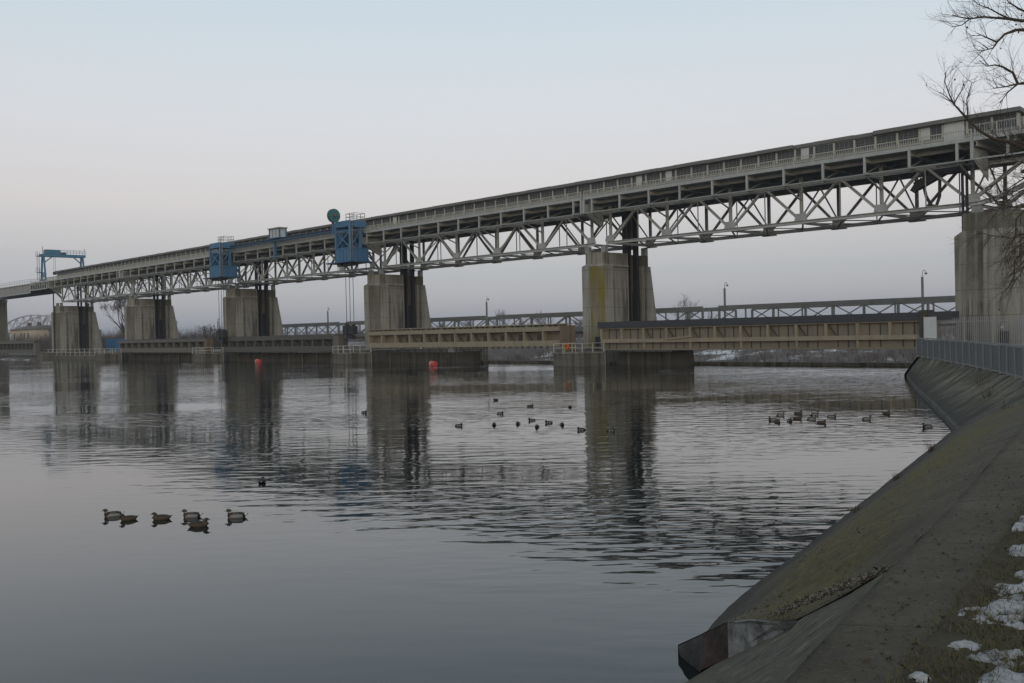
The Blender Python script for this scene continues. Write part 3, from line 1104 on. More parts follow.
# raised cantilever ends of the gantry, right and left
def cantilever(name, x0, s, label):
    r = thing(name, (x0, 87, 0), label, 'bridge end')
    for Y in (YN, YF):
        mb = MB()
        mb.ibeam((s * .55, Y, ZB), (s * 2.2, Y, ZB + .35), .40, .36, .05)
        mb.ibeam((s * 2.2, Y, ZB + .35), (s * 6.0, Y, ZB + 1.9), .40, .36, .05)
        mb.ibeam((s * 6.0, Y, ZB + 1.9), (s * 8.5, Y, ZT), .40, .36, .05)
        mb.build('lower_chord', M['steel'], r)
    for Y in (YN, YF):
        MB().ibeam((s * .1, Y, ZB + .4), (s * 4.0, Y, ZT - .2), .26, .3, .04, up=(0, 1, 0)).build('diagonal', M['steel'], r)
        MB().ibeam((s * 6.0, Y, ZB + 1.9), (s * 4.2, Y, ZT - .2), .26, .3, .04, up=(0, 1, 0)).build('diagonal', M['steel'], r)
        MB().ibeam((s * 1.4, Y, ZT), (s * 8.5, Y, ZT), .4, .3, .05).build('top_chord', M['steel'], r)
    mb = MB()
    mb.box(s * 1.3, s * 8.4, YW + .16, 12.3, ZD, ZD + .16)
    for i in range(3):
        mb.ibeam((s * (1.6 + 3 * i), YW + .1, ZD - .22), (s * (1.6 + 3 * i), 12.2, ZD - .22), .26, .4, .04)
    mb.build('deck', M['deck'], r)
    mb = MB()
    mb.box(s * 1.33, s * 8.4, YW - .03, YW + .15, ZD + .02, ZD + .36)
    mb.box(s * 1.33, s * 8.4, YW, YW + .12, ZT - .02, ZT + .1)
    for x in (4.1, 8.2):
        mb.bar((s * x, YW + .07, ZT + .1), (s * x, YW + .07, ZD), .2)
    for z in (.58, 1.34):
        mb.bar((s * 1.35, YW + .06, ZD + z), (s * 8.4, YW + .06, ZD + z), .06)
    for i in range(36):
        mb.bar((s * (1.5 + i * .195), YW + .06, ZD + .36), (s * (1.5 + i * .195), YW + .06, ZD + 1.34), .03 if i % 9 else .09)
    mb.build('walkway_edge', M['steel'], r)
    return r
cantilever('gantry_end', -34.85, 1, 'raised steel end of the gantry above the right abutment')

# left end: the walkway box runs on over a sloping haunch
r = thing('gantry_end', (-252.95, 87, 0), 'steel walkway box and sloping haunch at the left end of the gantry', 'bridge end')
for Y in (YN, YF):
    mb = MB()
    mb.ibeam((-.9, Y, ZT - 2.3), (-6.2, Y, ZT - .15), .34, .34, .05)
    mb.ibeam((-.3, Y, ZB + .3), (-.9, Y, ZT - 2.2), .3, .3, .05)
    mb.build('haunch', M['steel_dark'], r)
mb = MB()
mb.box(-1.3, -13.3, YW + .16, 12.3, ZD, ZD + .16)
mb.build('deck', M['deck'], r)
mb = MB()
mb.box(-1.35, -13.3, YW - .03, YW + .15, ZD + .02, ZD + .36)
mb.box(-1.35, -13.3, YW, YW + .12, ZT - .15, ZT + .1)
for i in range(8):
    mb.bar((-1.5 - i * 1.65, YW + .07, ZT + .1), (-1.5 - i * 1.65, YW + .07, ZD), .2)
for z in (.52, 1.12):
    mb.bar((-1.4, YW + .06, ZD + z), (-13.3, YW + .06, ZD + z), .06)
for i in range(13):
    mb.bar((-1.5 - i * .98, YW + .06, ZD + .36), (-1.5 - i * .98, YW + .06, ZD + 1.12), .06)
mb.build('walkway_edge', M['steel'], r)
for i in range(4):
    MB().ibeam((-1.6 - 3 * i, YW + .1, ZD - .22), (-1.6 - 3 * i, 12.2, ZD - .22), .26, .4, .04).build('crossbeam', M['deck'], r)

# plate girder footbridge running on to the left
r = thing('footbridge', (-266.3, 87, 0), 'pale plate girder footbridge joining the gantry at the left edge', 'footbridge')
MB().box(0, -50, -1.35, -1.2, 16.9, 19.1).build('girder', M['gal_wall'], r)
MB().box(0, -50, 5.8, 5.95, 16.9, 19.1).build('girder', M['gal_wall'], r)
mb = MB()
mb.box(0, -50, -1.6, -1.36, 19.0, 19.2); mb.box(0, -50, -1.6, -1.36, 16.7, 16.9)
for i in range(16):
    mb.box(-i * 3.1 - .1, -i * 3.1, -1.42, -1.37, 16.9, 19.0)
mb.build('flange', M['steel'], r)
MB().box(0, -50, -1.19, 5.79, 18.7, 18.9).build('deck', M['deck'], r)
mb = MB()
for z in (.55, 1.1):
    mb.bar((0, -1.4, 19.2 + z), (-50, -1.4, 19.2 + z), .05)
for i in range(26):
    mb.bar((-i * 2, -1.4, 19.2), (-i * 2, -1.4, 20.3), .06)
mb.build('railing', M['galv'], r)

# ------------------------------------------------------------------ glazed gallery on the deck
gx1, gx0 = -30.9, -255.3
GY0, GY1 = 1.3, 2.7
gal = thing('glazed_gallery', (gx1, 87, ZD + .16), 'long low glazed gallery with dark roof along the top of the gantry', 'gallery')
Lg = gx1 - gx0
zb, zw0, zw1 = 0, 1.05, 2.14
mb = MB()
MB().box(0, -Lg, GY0 + .03, GY0 + .1, 0, zw0).build('lower_wall', M['gal_dado'], gal)
mb.box(0, -Lg, GY0 + .03, GY0 + .1, zw1, 2.3)
mb.box(0, -Lg, GY1 - .1, GY1, 0, 1.98)
mb.box(-Lg + .003, -Lg + .1, GY0 + .103, GY1 - .103, 0, 2.3)
mb.build('wall', M['gal_wall'], gal)
MB().box(-.003, -.1, GY0 + .103, GY1 - .103, 0, 1.98).build('end_wall', M['brown_block'], gal)
NB = 108
bw = Lg / NB
wf, wp = MB(), MB()
w = bw - .22
for j in range(5):
    x = -w / 2 + j * w / 4
    wf.box(x - .015, x + .015, -.02, .03, 0, zw1 - zw0)
for z in (.02, (zw1 - zw0) / 2, zw1 - zw0 - .02):
    wf.box(-w / 2, w / 2, -.015, .025, z - .014, z + .014)
wp.box(-w / 2, w / 2, .035, .05, 0.003, zw1 - zw0 - .003)
wf0 = wf.build('window', M['mullion'], gal)
wp0 = wp.build('pane', M['glass_dark'], wf0)
ws0 = MB().box(w / 2 + .02, w / 2 + .2, -.07, .1, 0, zw1 - zw0).build('jamb', M['rail_white'], wf0)
rw = random.Random(5)
bd = MB()
bd.box(-w / 2, -w / 2 + w * .45, -.03, -.021, .02, zw1 - zw0 - .02)
bd0 = None
for i in range(NB):
    x = -(i + .5) * bw
    if i < 100:
        if i == 0:
            o = wf0
        else:
            o = link(wf0.copy())
            p = link(wp0.copy())
            p.parent = o
            p = link(ws0.copy())
            p.parent = o
        o.location = (x, GY0 + .05, zw0)
        if i in (3, 9, 17, 19, 41):
            if bd0 is None:
                b = bd0 = bd.build('board', M['board'], o)
            else:
                b = link(bd0.copy()); b.parent = o
                b.location.x = w * .3 if i % 2 else 0
rest = MB()
for i in range(100, NB):
    x = -(i + .5) * bw
    rest.box(x - w / 2, x + w / 2, GY0 + .085, GY0 + .1, zw0 + .003, zw1 - .003)
o = rest.build('end_windows', M['glass_dark'], gal)
o['kind'] = 'stuff'
# corrugated roof, some eave sheets lifted or missing
rf = MB()
for i in range(NB):
    x0, x1 = -i * bw + (0.35 if i == 0 else 0), -(i + 1) * bw + .01
    dz = rw.uniform(-.015, .02)
    ov = .45 if i not in (6, 7, 8, 9) else .12 + .05 * rw.random()
    y0, y1 = GY0 - ov, GY1 + .2
    z0, z1 = 2.20 + dz, 2.05 + dz
    rf.add([(x0, y0, z0), (x1, y0, z0), (x1, y1, z1), (x0, y1, z1), (x0, y0, z0 + .35), (x1, y0, z0 + .35), (x1, y1, z1 + .35), (x0, y1, z1 + .35)],
           [(3, 2, 1, 0), (4, 5, 6, 7), (0, 1, 5, 4), (1, 2, 6, 5), (2, 3, 7, 6), (3, 0, 4, 7)])
rf.build('roof', M['gal_roof'], gal)
MB().bar((.06, GY0 + .3, .1), (.06, GY0 + .3, 2.2), .1).build('end_post', M['rail_white'], gal)
MB().box(-4.35, -6.1, GY0 - .08, GY0 - .04, .1, zw1 + .1).build('end_panel', M['board'], gal)

# pigeons on the gallery roof
def loft(mb, prof, n=10, xf=None):
    """prof: (x, z, half width, half height, material) along the bird"""
    rings = []
    for i, (x, z, rw_, rh, mi) in enumerate(prof):
        a, b = prof[max(0, i - 1)], prof[min(len(prof) - 1, i + 1)]
        d = Vector((b[0] - a[0], 0, b[1] - a[1]))
        d = d.normalized() if d.length > 0 else Vector((1, 0, 0))
        up = Vector((-d.z, 0, d.x))
        rings.append([Vector((x, 0, z)) + Vector((0, 1, 0)) * rw_ * math.cos(2 * math.pi * k / n) + up * rh * math.sin(2 * math.pi * k / n) for k in range(n)])
    vs = [p for r in rings for p in r]
    base = len(mb.v)
    mb.v += [tuple(p) for p in vs]
    for i in range(len(prof) - 1):
        for k in range(n):
            mb.f.append(tuple(base + q for q in (i * n + k, i * n + (k + 1) % n, (i + 1) * n + (k + 1) % n, (i + 1) * n + k)))
            mi = prof[i][4]
            if isinstance(mi, tuple):
                ang = (k + .5) / n
                mi = mi[0] if .08 < ang < .42 else mi[1]
            mb.m.append(mi)
    mb.f.append(tuple(base + k for k in range(n))[::-1]); mb.m.append(mb.m[-1] if not isinstance(prof[0][4], tuple) else prof[0][4][0])
    mb.f.append(tuple(base + (len(prof) - 1) * n + k for k in range(n))); mb.m.append(prof[-1][4] if not isinstance(prof[-1][4], tuple) else prof[-1][4][0])
    return mb
pg = [(-.19, .05, .03, .008, 0), (-.10, .07, .045, .035, 0), (0, .10, .065, .06, 0), (.07, .13, .055, .06, 0), (.10, .19, .03, .035, 0), (.12, .225, .026, .03, 0), (.145, .225, .018, .018, 0), (.175, .215, .006, .006, 0)]
pm = loft(MB(), pg, 8).build('pigeon', [M['d_black']], smooth=True)
tag(pm, 'dark pigeon perched on the roof ridge of the glazed gallery', 'bird', 'pigeons on the gallery roof')
zr = ZD + .16 + 2.06 + .35
for i, (x, a) in enumerate(((-77.5, .4), (-75.9, 2.0), (-72.6, 3.3), (-124.0, .3), (-122.0, 1.4), (-117.9, 2.8), (-116.4, .9))):
    o = pm if i == 0 else link(pm.copy())
    o.location = (x, 87 + GY1 + .05, zr)
    o.rotation_euler.z = a

# ------------------------------------------------------------------ gates between the piers
GW = 36.6
def gate(x, label, kind, GW=36.6):
    r = thing('weir_gate', (x, 84, 0), label, 'weir gate', 'weir gates between the piers')
    nb = 12
    bwid = GW / nb
    if kind == 'A':
        MB().box(-.3, GW + 2.4, -.25, 1.2, 4.14, 4.84).build('top_cover', M['gate_navy'], r)
        sk = MB()
        sk.box(0, GW, .22, .34, 1.84, 4.137)
        for i in range(nb * 3):
            if i % 3:
                sk.box(i * bwid / 3 - .04, i * bwid / 3 + .04, .16, .23, 1.86, 4.12, 1)
        sk.build('skin_plate', [M['gate_skin'], M['gate_back']], r)
        MB().box(.1, GW, -.22, .217, 2.52, 2.92).build('mid_beam', M['gate_cream'], r)
        MB().box(0, GW, -.1, .4, 1.70, 1.838).build('bottom_beam', M['gate_skin'], r)
        MB().box(0, GW, -.12, .215, 4.02, 4.136).build('top_flange', M['gate_cream'], r)
        for i in range(nb + 1):
            xx = min(GW - .13, max(.13, i * bwid))
            p = MB()
            p.box(xx - .12, xx + .12, -.18, .21, 2.925, 4.016)
            if i % 2 == 0 and i < nb:
                p.box(xx - .1, xx + .1, -.12, .21, 1.845, 2.515)
            p.build('post', M['gate_cream'], r)
        for i in range(2, nb - 2):
            MB().bar((i * bwid + .2, -.02, 3.98), (i * bwid + .95, -.02, 2.98), .09, .09, up=(0, 1, 0)).build('brace', M['gate_back'], r)
        MB().bar((3 * bwid + .2, -.3, 2.85), (4 * bwid + .4, -.3, 3.12), .16, .16).build('loose_pipe', M['gate_cream'], r)
        MB().box(GW - .35, GW + .35, -.35, 1.0, 2.0, 5.0).build('end_block', M['gate_back'], r)
    elif kind == 'B':
        c, bk = M['gate_cream'], M['gate_back']
        MB().box(0, GW, -.2, .5, 3.98, 4.52).build('top_beam', c, r)
        MB().box(-.1, GW + .1, -.3, 1.5, 4.72, 4.84).build('top_flange', c, r)
        t = MB()
        for i in range(3 * nb):
            xx = (i + .5) * bwid / 3
            t.box(xx - (.35 if i % 3 == 0 else .12), xx + (.35 if i % 3 == 0 else .12), -.15, .45, 4.523, 4.717)
        t.build('roller_row', M['gate_skin'], r)
        MB().box(0, GW, .5, .6, 4.523, 4.717).build('roller_back', M['gate_skin'], r)
        MB().box(0, GW, .75, .85, 2.25, 3.975).build('skin_plate', M['gate_skin'], r)
        bb = MB().box(0, GW, -.2, .5, 2.2, 2.88)
        for i in range(nb * 3):
            bb.box(i * bwid / 3 + .3, i * bwid / 3 + .42, .1, .4, 1.95, 2.203)
        bb.build('bottom_beam', c, r)
        for i in range(nb + 1):
            xx = min(GW - .14, max(.14, i * bwid))
            MB().box(xx - .13, xx + .13, -.15, .5, 2.883, 3.977).build('post', c, r)
        for i in range(2, nb - 1):
            MB().bar((i * bwid + .25, .1, 3.9), (i * bwid + 1.3, .1, 2.95), .12, .12, up=(0, 1, 0)).build('brace', bk, r)
            MB().box((i + .62) * bwid - .4, (i + .62) * bwid + .4, .55, .74, 2.885, 3.6).build('dark_panel', bk, r)  # darker panel set back in the open bay
        MB().box(GW + .12, GW + 1.5, -.7, .5, 1.5, 4.6).build('end_block', M['brown_block'], r)
    else:
        c = M['gate_grey']
        l = M['gate_greylight'] if kind == 'D' else M['gate_grey']
        top = 4.3 if kind != 'E' else 4.75
        MB().box(-.3, GW + .3, -.3, 1.3, top - .75, top).build('top_cover', c, r)
        MB().box(0, GW, .35, .45, 1.75, top - .753).build('skin_plate', M['gate_back'], r)
        MB().box(0, GW, -.25, .345, 1.7, 2.55).build('bottom_beam', l, r)
        if kind in 'DE':
            MB().box(-.1, GW + .1, -.36, -.303, top - .62, top - .3).build('pale_band', M['gate_greylight'], r)
        for i in range(nb + 1):
            xx = min(GW - .2, max(.2, i * bwid))
            MB().box(xx - .2, xx + .2, -.2, .345, 2.553, top - .753).build('post', l if kind != 'C' else c, r)
        for i in range(nb):
            MB().bar((i * bwid + .35, .0, top - .8), (i * bwid + 1.5, .0, 2.6), .1, .1, up=(0, 1, 0)).build('brace', c, r)
        MB().box(GW + .32, GW + 1.7, -.5, .6, 1.5, 4.1).build('end_block', M['brown_block'] if kind == 'D' else M['gate_greylight'], r)
    return r
gate(-73.75, 'beige weir gate with a dark cover on top, beside the right abutment', 'A')
gate(-118.2, 'cream weir gate with a row of open rectangular bays', 'B', 38.6)
gate(-162.5, 'dark grey weir gate in the opening under both blue hoist units', 'C', 35.6)
gate(-207.0, 'dark weir gate with pale bands in the second opening from left', 'D', 38.4)
gate(-295.5, 'dark windowed weir gate at the far left photo edge', 'E')

def sill_wall(x0, x1, label, end=True):
    w = thing('sill_wall', (x0, 86, 0), label, 'wall', 'low concrete walls under the gates')
    L = x1 - x0
    MB().box(0, L - (2.2 if end else 0), 0, 1.0, -3, 1.45).build('wall', M['conc_wet'], w)
    for i in range(int(L / 4.2)):
        MB().box(1.5 + i * 4.2, 1.85 + i * 4.2, -.22, -.003, -.5, 1.4).build('buttress', M['conc_base'], w)
    if end:
        MB().prism([(L - 2.197, -.35), (L, -.35), (L, 1.0), (L - 2.197, 1.0)], -3, 1.6, poly_top=[(L - 2.1, -.3), (L - .15, -.3), (L - .15, .9), (L - 2.1, .9)]).build('end_block', M['gate_back'], w)
    return w
sill_wall(-73.0, -63.2, 'short dark low wall under the left part of the beige gate')
sill_wall(-117.3, -97.3, 'dark low wall under the left half of the cream gate')
sill_wall(-161.8, -127.5, 'dark low wall under the whole dark grey gate', False)
sill_wall(-206.3, -169.0, 'dark low wall under the pale banded gate', False)

# lifebuoy on the nearest plinth railing, red buoys
lb = thing('lifebuoy', (-75.3, 79.93, 1.75), 'orange lifebuoy hanging on the plinth railing of the algae banded pier', 'lifebuoy')
mb = MB()
pts = [(.27 * math.cos(a), 0, .45 + .27 * math.sin(a)) for a in [i * math.pi / 10 for i in range(21)]]
mb.tube(pts, .09, 8)
mb.build('ring', M['orange'], lb, smooth=True)
MB().box(-.32, .32, .1, .14, .1, .8).build('backing_board', M['orange'], lb)
for (x, y, lab) in ((-97.6, 79.1, 'red barrel buoy floating below the cream weir gate'), (-146.6, 82.1, 'red barrel buoy floating below the dark grey weir gate')):
    b = thing('buoy', (x, y, 0), lab, 'buoy', 'red buoys in front of the gates')
    mb = MB()
    pr = [(-.50, .22), (-.48, .32), (-.2, .35), (.2, .35), (.48, .32), (.50, .22)]
    mb.tube([(p[0], 0, .22) for p in pr], [p[1] for p in pr], 14)
    mb.build('float', M['red'], b, smooth=False)
    MB().box(-.03, .03, -.06, .06, .60, .78).build('lug', M['black_steel'], b)
    MB().tube([(-.3, 0, .22), (-.22, 0, .22)], .36, 14).build('band', M['d_white'], b)

# ------------------------------------------------------------------ stop-log crane with two blue hoist units
def hoist_unit(root, x, Y0, lbl):
    """x: right front corner (local), hangs outside the walkway; y local"""
    B = M['blue']
    W_, D = 3.9, 3.2
    zl, zm, zt = 14.6, 16.8, 20.3
    y0 = Y0
    u = MB()
    u.box(x - W_, x, y0, y0 + D, zl + .25, zm)
    u = u.build('hoist_box', B, root)
    rb = MB()
    for i in range(5):
        rb.box(x - W_ + .1 + i * .9, x - W_ + .2 + i * .9, y0 - .06, y0 - .003, zl + .3, zm - .1)
    for i in range(4):
        rb.box(x + .003, x + .06, y0 + .2 + i * .9, y0 + .3 + i * .9, zl + .3, zm - .1)
    rb.box(x - W_ - .04, x + .08, y0 - .08, y0 - .003, zm - .1, zm + .05)
    rb.box(x + .003, x + .08, y0, y0 + D, zm - .1, zm + .05)
    rb.build('box_ribs', B, u)
    MB().box(x - W_ - 1.7, x + .5, y0 - .5, y0 + D + .3, zl + .05, zl + .247).build('platform', M['blue_dark'], root)
    t = MB()
    for (px, py) in ((x - W_ + .15, y0 + .15), (x - .15, y0 + .15), (x - .15, y0 + 1.9), (x - W_ + .15, y0 + 1.9)):
        t.bar((px, py, zm), (px, py, zt), .34)
    for py in (y0 + .15, y0 + 1.9):
        t.bar((x - W_, py, zt - .2), (x, py, zt - .2), .4, .4)
        t.bar((x - W_, py, zt - 1.0), (x, py, zt - 1.0), .2, .2)
        t.bar((x - W_ + .3, py, zm + .1), (x - .3, py, zt - 1.1), .2, .2, up=(0, 1, 0))
        t.bar((x - W_ + .3, py, zt - 1.1), (x - .3, py, zm + .1), .16, .16, up=(0, 1, 0))
    for px in (x - .15, x - W_ + .15):
        t.bar((px, y0, zt - .2), (px, y0 + 2.9, zt - .2), .4, .4)
        t.bar((px, y0 + .2, zm + .1), (px, y0 + 1.9, zt - 1), .16, .16)
    t.build('tower', B, root)
    MB().box(x - W_ + .2, x - W_ + 1.6, y0 + .3, y0 + 1.8, zm + .003, zt - 1.2).build('winch_house', M['blue_dark'], root)
    MB().box(x - 2.0, x + .15, y0 + .6, y0 + 2.7, zt - .5, zt + .45).build('drive_box', B, root)
    MB().box(x - W_ + .1, x - .1, y0 + .05, y0 + .3, zt + .003, zt + .5).build('front_beam', B, root)
    l = MB()
    for py in (y0 - .12, y0 + .32):
        l.bar((x + .22, py, zl + .3), (x + .22, py, zt + 1.4), .06)
    for i in range(17):
        l.bar((x + .22, y0 - .12, zl + .5 + i * .38), (x + .22, y0 + .32, zl + .5 + i * .38), .045)
    l.build('ladder', M['galv'], root)
    c = MB()
    zt2 = zt + .55
    for px in (x - 1.9, x - .9, x + .1):
        for py in (y0 + .7, y0 + 2.6):
            c.bar((px, py, zt2 - .1), (px, py, zt2 + 1.0), .07)
    for z in (zt2 + .5, zt2 + 1.0):
        for py in (y0 + .7, y0 + 2.6):
            c.bar((x - 1.9, py, z), (x + .1, py, z), .06)
        for px in (x - 1.9, x + .1):
            c.bar((px, y0 + .7, z), (px, y0 + 2.6, z), .06)
    c.build('guard_rail', M['galv'], root)
    ws = MB()
    for (cx, cy) in ((x - 3.1, y0 + .6), (x - 1.6, y0 + .6), (x - .5, y0 + .6)):
        ws.box(cx - .5, cx + .5, cy - .5, cy + .8, zl - .35, zl + .047)
    ws.build('sheave_housing', M['black_steel'], root)
    return x


cr = thing('hoist_crane', (-120.3, 87, 0), 'blue twin unit hoist crane hanging on the upstream side of the gantry', 'crane')
hoist_unit(cr, 0, -4.4, '')
hoist_unit(cr, -39.4, -4.4, '')
MB().ibeam((-3.9, -2.4, 19.95), (-39.4, -2.4, 19.95), .5, .5, .08).build('link_beam', M['blue_dark'], cr)
cb = MB()
cb.box(-25.4, -22.4, -2.7, -1.5, 20.35, 21.75)
cb = cb.build('cabin', M['board'], cr)
tr = MB()
for xx in (-25.45, -22.35):
    tr.bar((xx, -2.72, 20.2), (xx, -2.72, 21.85), .2)
    tr.bar((xx, -1.5, 20.2), (xx, -1.5, 21.85), .2)
tr.box(-25.6, -22.2, -2.85, -1.4, 20.2, 20.347)
for xx in (-24.4, -23.4):
    tr.bar((xx, -2.73, 20.35), (xx, -2.73, 21.75), .08)
tr.build('cabin_frame', M['blue'], cb)
MB().box(-25.7, -22.1, -2.95, -1.3, 21.753, 21.92).build('cabin_roof', M['gal_wall'], cb)
MB().box(-25.0, -24.6, -2.4, -2.0, 17.0, 20.198).build('cabin_leg', M['blue'], cr)
# cable reel on a bracket
rc = Vector((-3.9, -4.5, 21.75))
mb = MB()
mb.tube([rc + Vector((-.22, 0, 0)), rc + Vector((-.14, 0, 0))], 1.02, 28)
mb.tube([rc + Vector((.14, 0, 0)), rc + Vector((.22, 0, 0))], 1.02, 28)
rl = mb.build('cable_reel', M['green'], cr)
MB().tube([rc + Vector((-.135, 0, 0)), rc + Vector((.135, 0, 0))], .85, 24).build('wound_cable', M['black'], rl)
sp = MB()
for i in range(8):
    a = i * math.pi / 4
    sp.bar(rc + Vector((.24, 0, 0)), rc + Vector((.24, 0.96 * math.cos(a), 0.96 * math.sin(a))), .05, .07)
sp.build('spokes', M['teal_blue'], rl)
MB().tube([rc + Vector((-.3, 0, 0)), rc + Vector((.55, 0, 0))], .22, 12).build('hub', M['brown_block'], rl)
MB().bar(rc + Vector((-.35, .1, -2.6)), rc + Vector((-.35, .1, .1)), .3, .3).build('reel_bracket', M['blue'], cr)
# ropes and the lifting beam ends
for x0, dark in ((0, 1), (-39.2, 0)):
    for dx in (-2.2, -1.25, -.35):
        MB().tube([(x0 + dx, -3.8, 15.1), (x0 + dx, -3.8, 5.6)], .045, 5).build('hoist_rope', M['cable'], cr)
    hk = MB()
    hk.box(x0 - 2.6, x0 - 1.45, -4.3, -3.3, 4.1, 5.5)
    hk.box(x0 - 1.3, x0 - .1, -4.25, -3.35, 4.2, 5.45)
    hk.box(x0 - 2.2, x0 - .5, -4.1, -3.5, 3.5, 4.1)
    hk.tube([(x0 - 2.2, -3.8, 5.5), (x0 - 2.2, -3.8, 5.8)], .3, 8)
    hk.tube([(x0 - .5, -3.8, 5.45), (x0 - .5, -3.8, 5.7)], .3, 8)
    hk.build('lifting_block', M['black_steel'], cr)

# inclined hoist arm with hose loops near the right abutment
ha = thing('inclined_hoist', (-37.1, 89.6, 17.6), 'dark inclined hoist arm with two hanging hose loops by the right pier', 'hoist')
MB().bar((0.8, -.4, .3), (-2.9, -.4, -1.3), .7, .75).build('arm', M['black_steel'], ha)
MB().bar((-2.8, -.4, -1.2), (-3.2, -.4, -1.75), .5, .5).build('arm_tip', M['black_steel'], ha)
MB().tube([(-2.3, -.3, -1.2), (-2.05, -.3, -2.3), (-1.6, -.3, -3.15), (-1.15, -.3, -3.2), (-.85, -.3, -2.4), (-.8, -.3, -.6)], .15, 8).build('hose', M['black'], ha)
MB().box(-.9, 1.2, -.9, .3, -.5, .25).build('drive_box', M['black_steel'], ha)
fr = MB()
for dx in (-2.95, -2.6, -2.3):
    fr.bar((dx, -.2, 0), (dx, -.2, -1.3), .07)
fr.build('hanger_frame', M['steel_dark'], ha)

# ------------------------------------------------------------------ blue portal crane at the left end
gc = thing('portal_crane', (-257.6, 87, ZD + .2), 'teal blue portal crane straddling the left end of the gantry', 'crane')
T = M['teal_blue']
def leg(y, name, w=1.6):
    m = MB()
    m.bar((-w, y, 0.0), (-.55, y, 6.2), .36); m.bar((w, y, 0.0), (.55, y, 6.2), .36)
    m.bar((-w - .3, y, .35), (w + .3, y, .35), .5, .6)
    m.bar((-w * .72, y, 2.2), (w * .72, y, 2.2), .22)
    m.bar((-w * .8, y, .6), (w * .55, y, 2.2), .16); m.bar((w * .8, y, .6), (-w * .55, y, 2.2), .16)
    return m.build(name, T, gc)
leg(-1.0, 'leg')
leg(8.4, 'leg')
mb = MB()
for x in (-.7, .7):
    mb.box(x - .2, x + .2, -1.5, 9.0, 6.2, 6.85)
mb.build('bridge_beam', T, gc)
MB().box(-.9, .9, -.6, 2.9, 6.9, 7.95).build('trolley_house', M['teal_blue'], gc)
MB().box(-.6, .6, 3.0, 4.4, 6.86, 7.35).build('winch', M['blue_dark'], gc)
mb = MB()
for x in (-1.1, 1.1):
    for z in (7.4, 7.9):
        mb.bar((x, 2.9, z), (x, 9.0, z), .05)
    for i in range(5):
        mb.bar((x, 2.95 + i * 1.5, 6.8), (x, 2.95 + i * 1.5, 7.9), .06)
mb.bar((0, 9.0, 6.4), (0, 9.0, 8.5), .1)
mb.bar((0, -1.1, 6.4), (0, -1.1, 8.7), .1)
mb.build('guard_rail', T, gc)
mb = MB()
mb.bar((0, 1.1, 6.2), (0, -.8, 4.7), .22); mb.bar((0, 6.4, 6.2), (0, 8.2, 4.6), .22)
mb.build('knee_brace', T, gc)
mb = MB()
for y in (-1.5, -2.0):
    mb.bar((-1.3, y, .4), (-1.3, y, 7.0), .08)
for i in range(11):
    mb.bar((-1.3, -1.5, .7 + i * .58), (-1.3, -2.0, .7 + i * .58), .06)
for z in (2.4, 6.4):
    mb.box(-1.9, -.5, -2.1, -1.2, z - .1, z)
    for (x, y) in ((-1.9, -2.1), (-.5, -2.1), (-1.9, -1.2)):
        mb.bar((x, y, z), (x, y, z + 1.1), .06)
    mb.bar((-1.9, -2.1, z + 1.1), (-.5, -2.1, z + 1.1), .06)
mb.build('ladder', T, gc)
mb = MB()
for y in (1.5, 1.9):
    mb.tube([(0, y, 6.2), (0, y, 2.5)], .035, 5)
mb = mb.build('rope', M['cable'], gc)
MB().box(-.35, .35, 1.35, 2.05, 1.8, 2.5).build('hook_block', M['black_steel'], mb)

# ------------------------------------------------------------------ road bridge downstream
def road_span(label):
    r = thing('road_truss_span', (-36.5, 113, 0), label, 'road bridge', 'low truss spans of the road bridge')
    L = 41.5
    nb = 10
    for Y in (0, 8):
        MB().box(0, -L, Y - .2, Y + .2, 6.35, 6.92).build('top_chord', M['road_steel'], r)
        MB().box(0, -L, Y - .2, Y + .2, 3.9, 4.5).build('bottom_chord', M['road_steel'], r)
        w = L / nb
        for i in range(nb):
            MB().bar((-i * w - .2, Y, 4.45 if i % 2 else 6.4), (-(i + 1) * w + .2, Y, 6.4 if i % 2 else 4.45), .12, .15, up=(0, 1, 0)).build('diagonal', M['road_steel'], r)
        for i in range(nb + 1):
            MB().bar((-i * w, Y, 4.5), (-i * w, Y, 6.35), .26 if i % 2 == 0 else .16).build('vertical', M['road_steel'], r)
    MB().box(.6, -L - 1.6, .25, 7.75, 3.5, 3.85).build('deck', M['conc_dark'], r)
    g_ = MB()
    for z in (4.6, 5.1):
        g_.bar((.5, .6, z), (-L - 1.5, .6, z), .08, .08)
    for i in range(22):
        g_.bar((-i * 2, .6, 3.85), (-i * 2, .6, 5.15), .08)
    g_.build('guard_rail', M['galv'], r)
    for x in (-8.6,):
        MB().box(x - .6, x + .6, .5, 7.5, -6.5, 3.5).build('column', M['conc'], r)
    return r
rl_ = ['low truss road bridge span behind the beige gate at right', 'low truss road bridge span behind the cream gate',
       'low truss road bridge span behind the dark grey gate', 'low truss road bridge span behind the pale banded gate']
rs0 = road_span(rl_[0])
for k in range(1, 4):
    c = copy_tree(rs0)
    c.location.x = -36.5 - PP * k
    c['label'] = rl_[k]
rs = None
lamp_l = {-51.7: 'lamp post above the beige gate, nearest the right abutment', -79.4: 'lamp post on the road bridge above the left part of the beige gate',
          -128.5: 'lamp post on the road bridge above the cream gate', -178.3: 'lamp post on the road bridge left of the lifting ropes of the nearer hoist unit',
          -227.0: 'lamp post beside the ropes of the second hoist unit', -249.9: 'lamp post at the left end of the road bridge'}
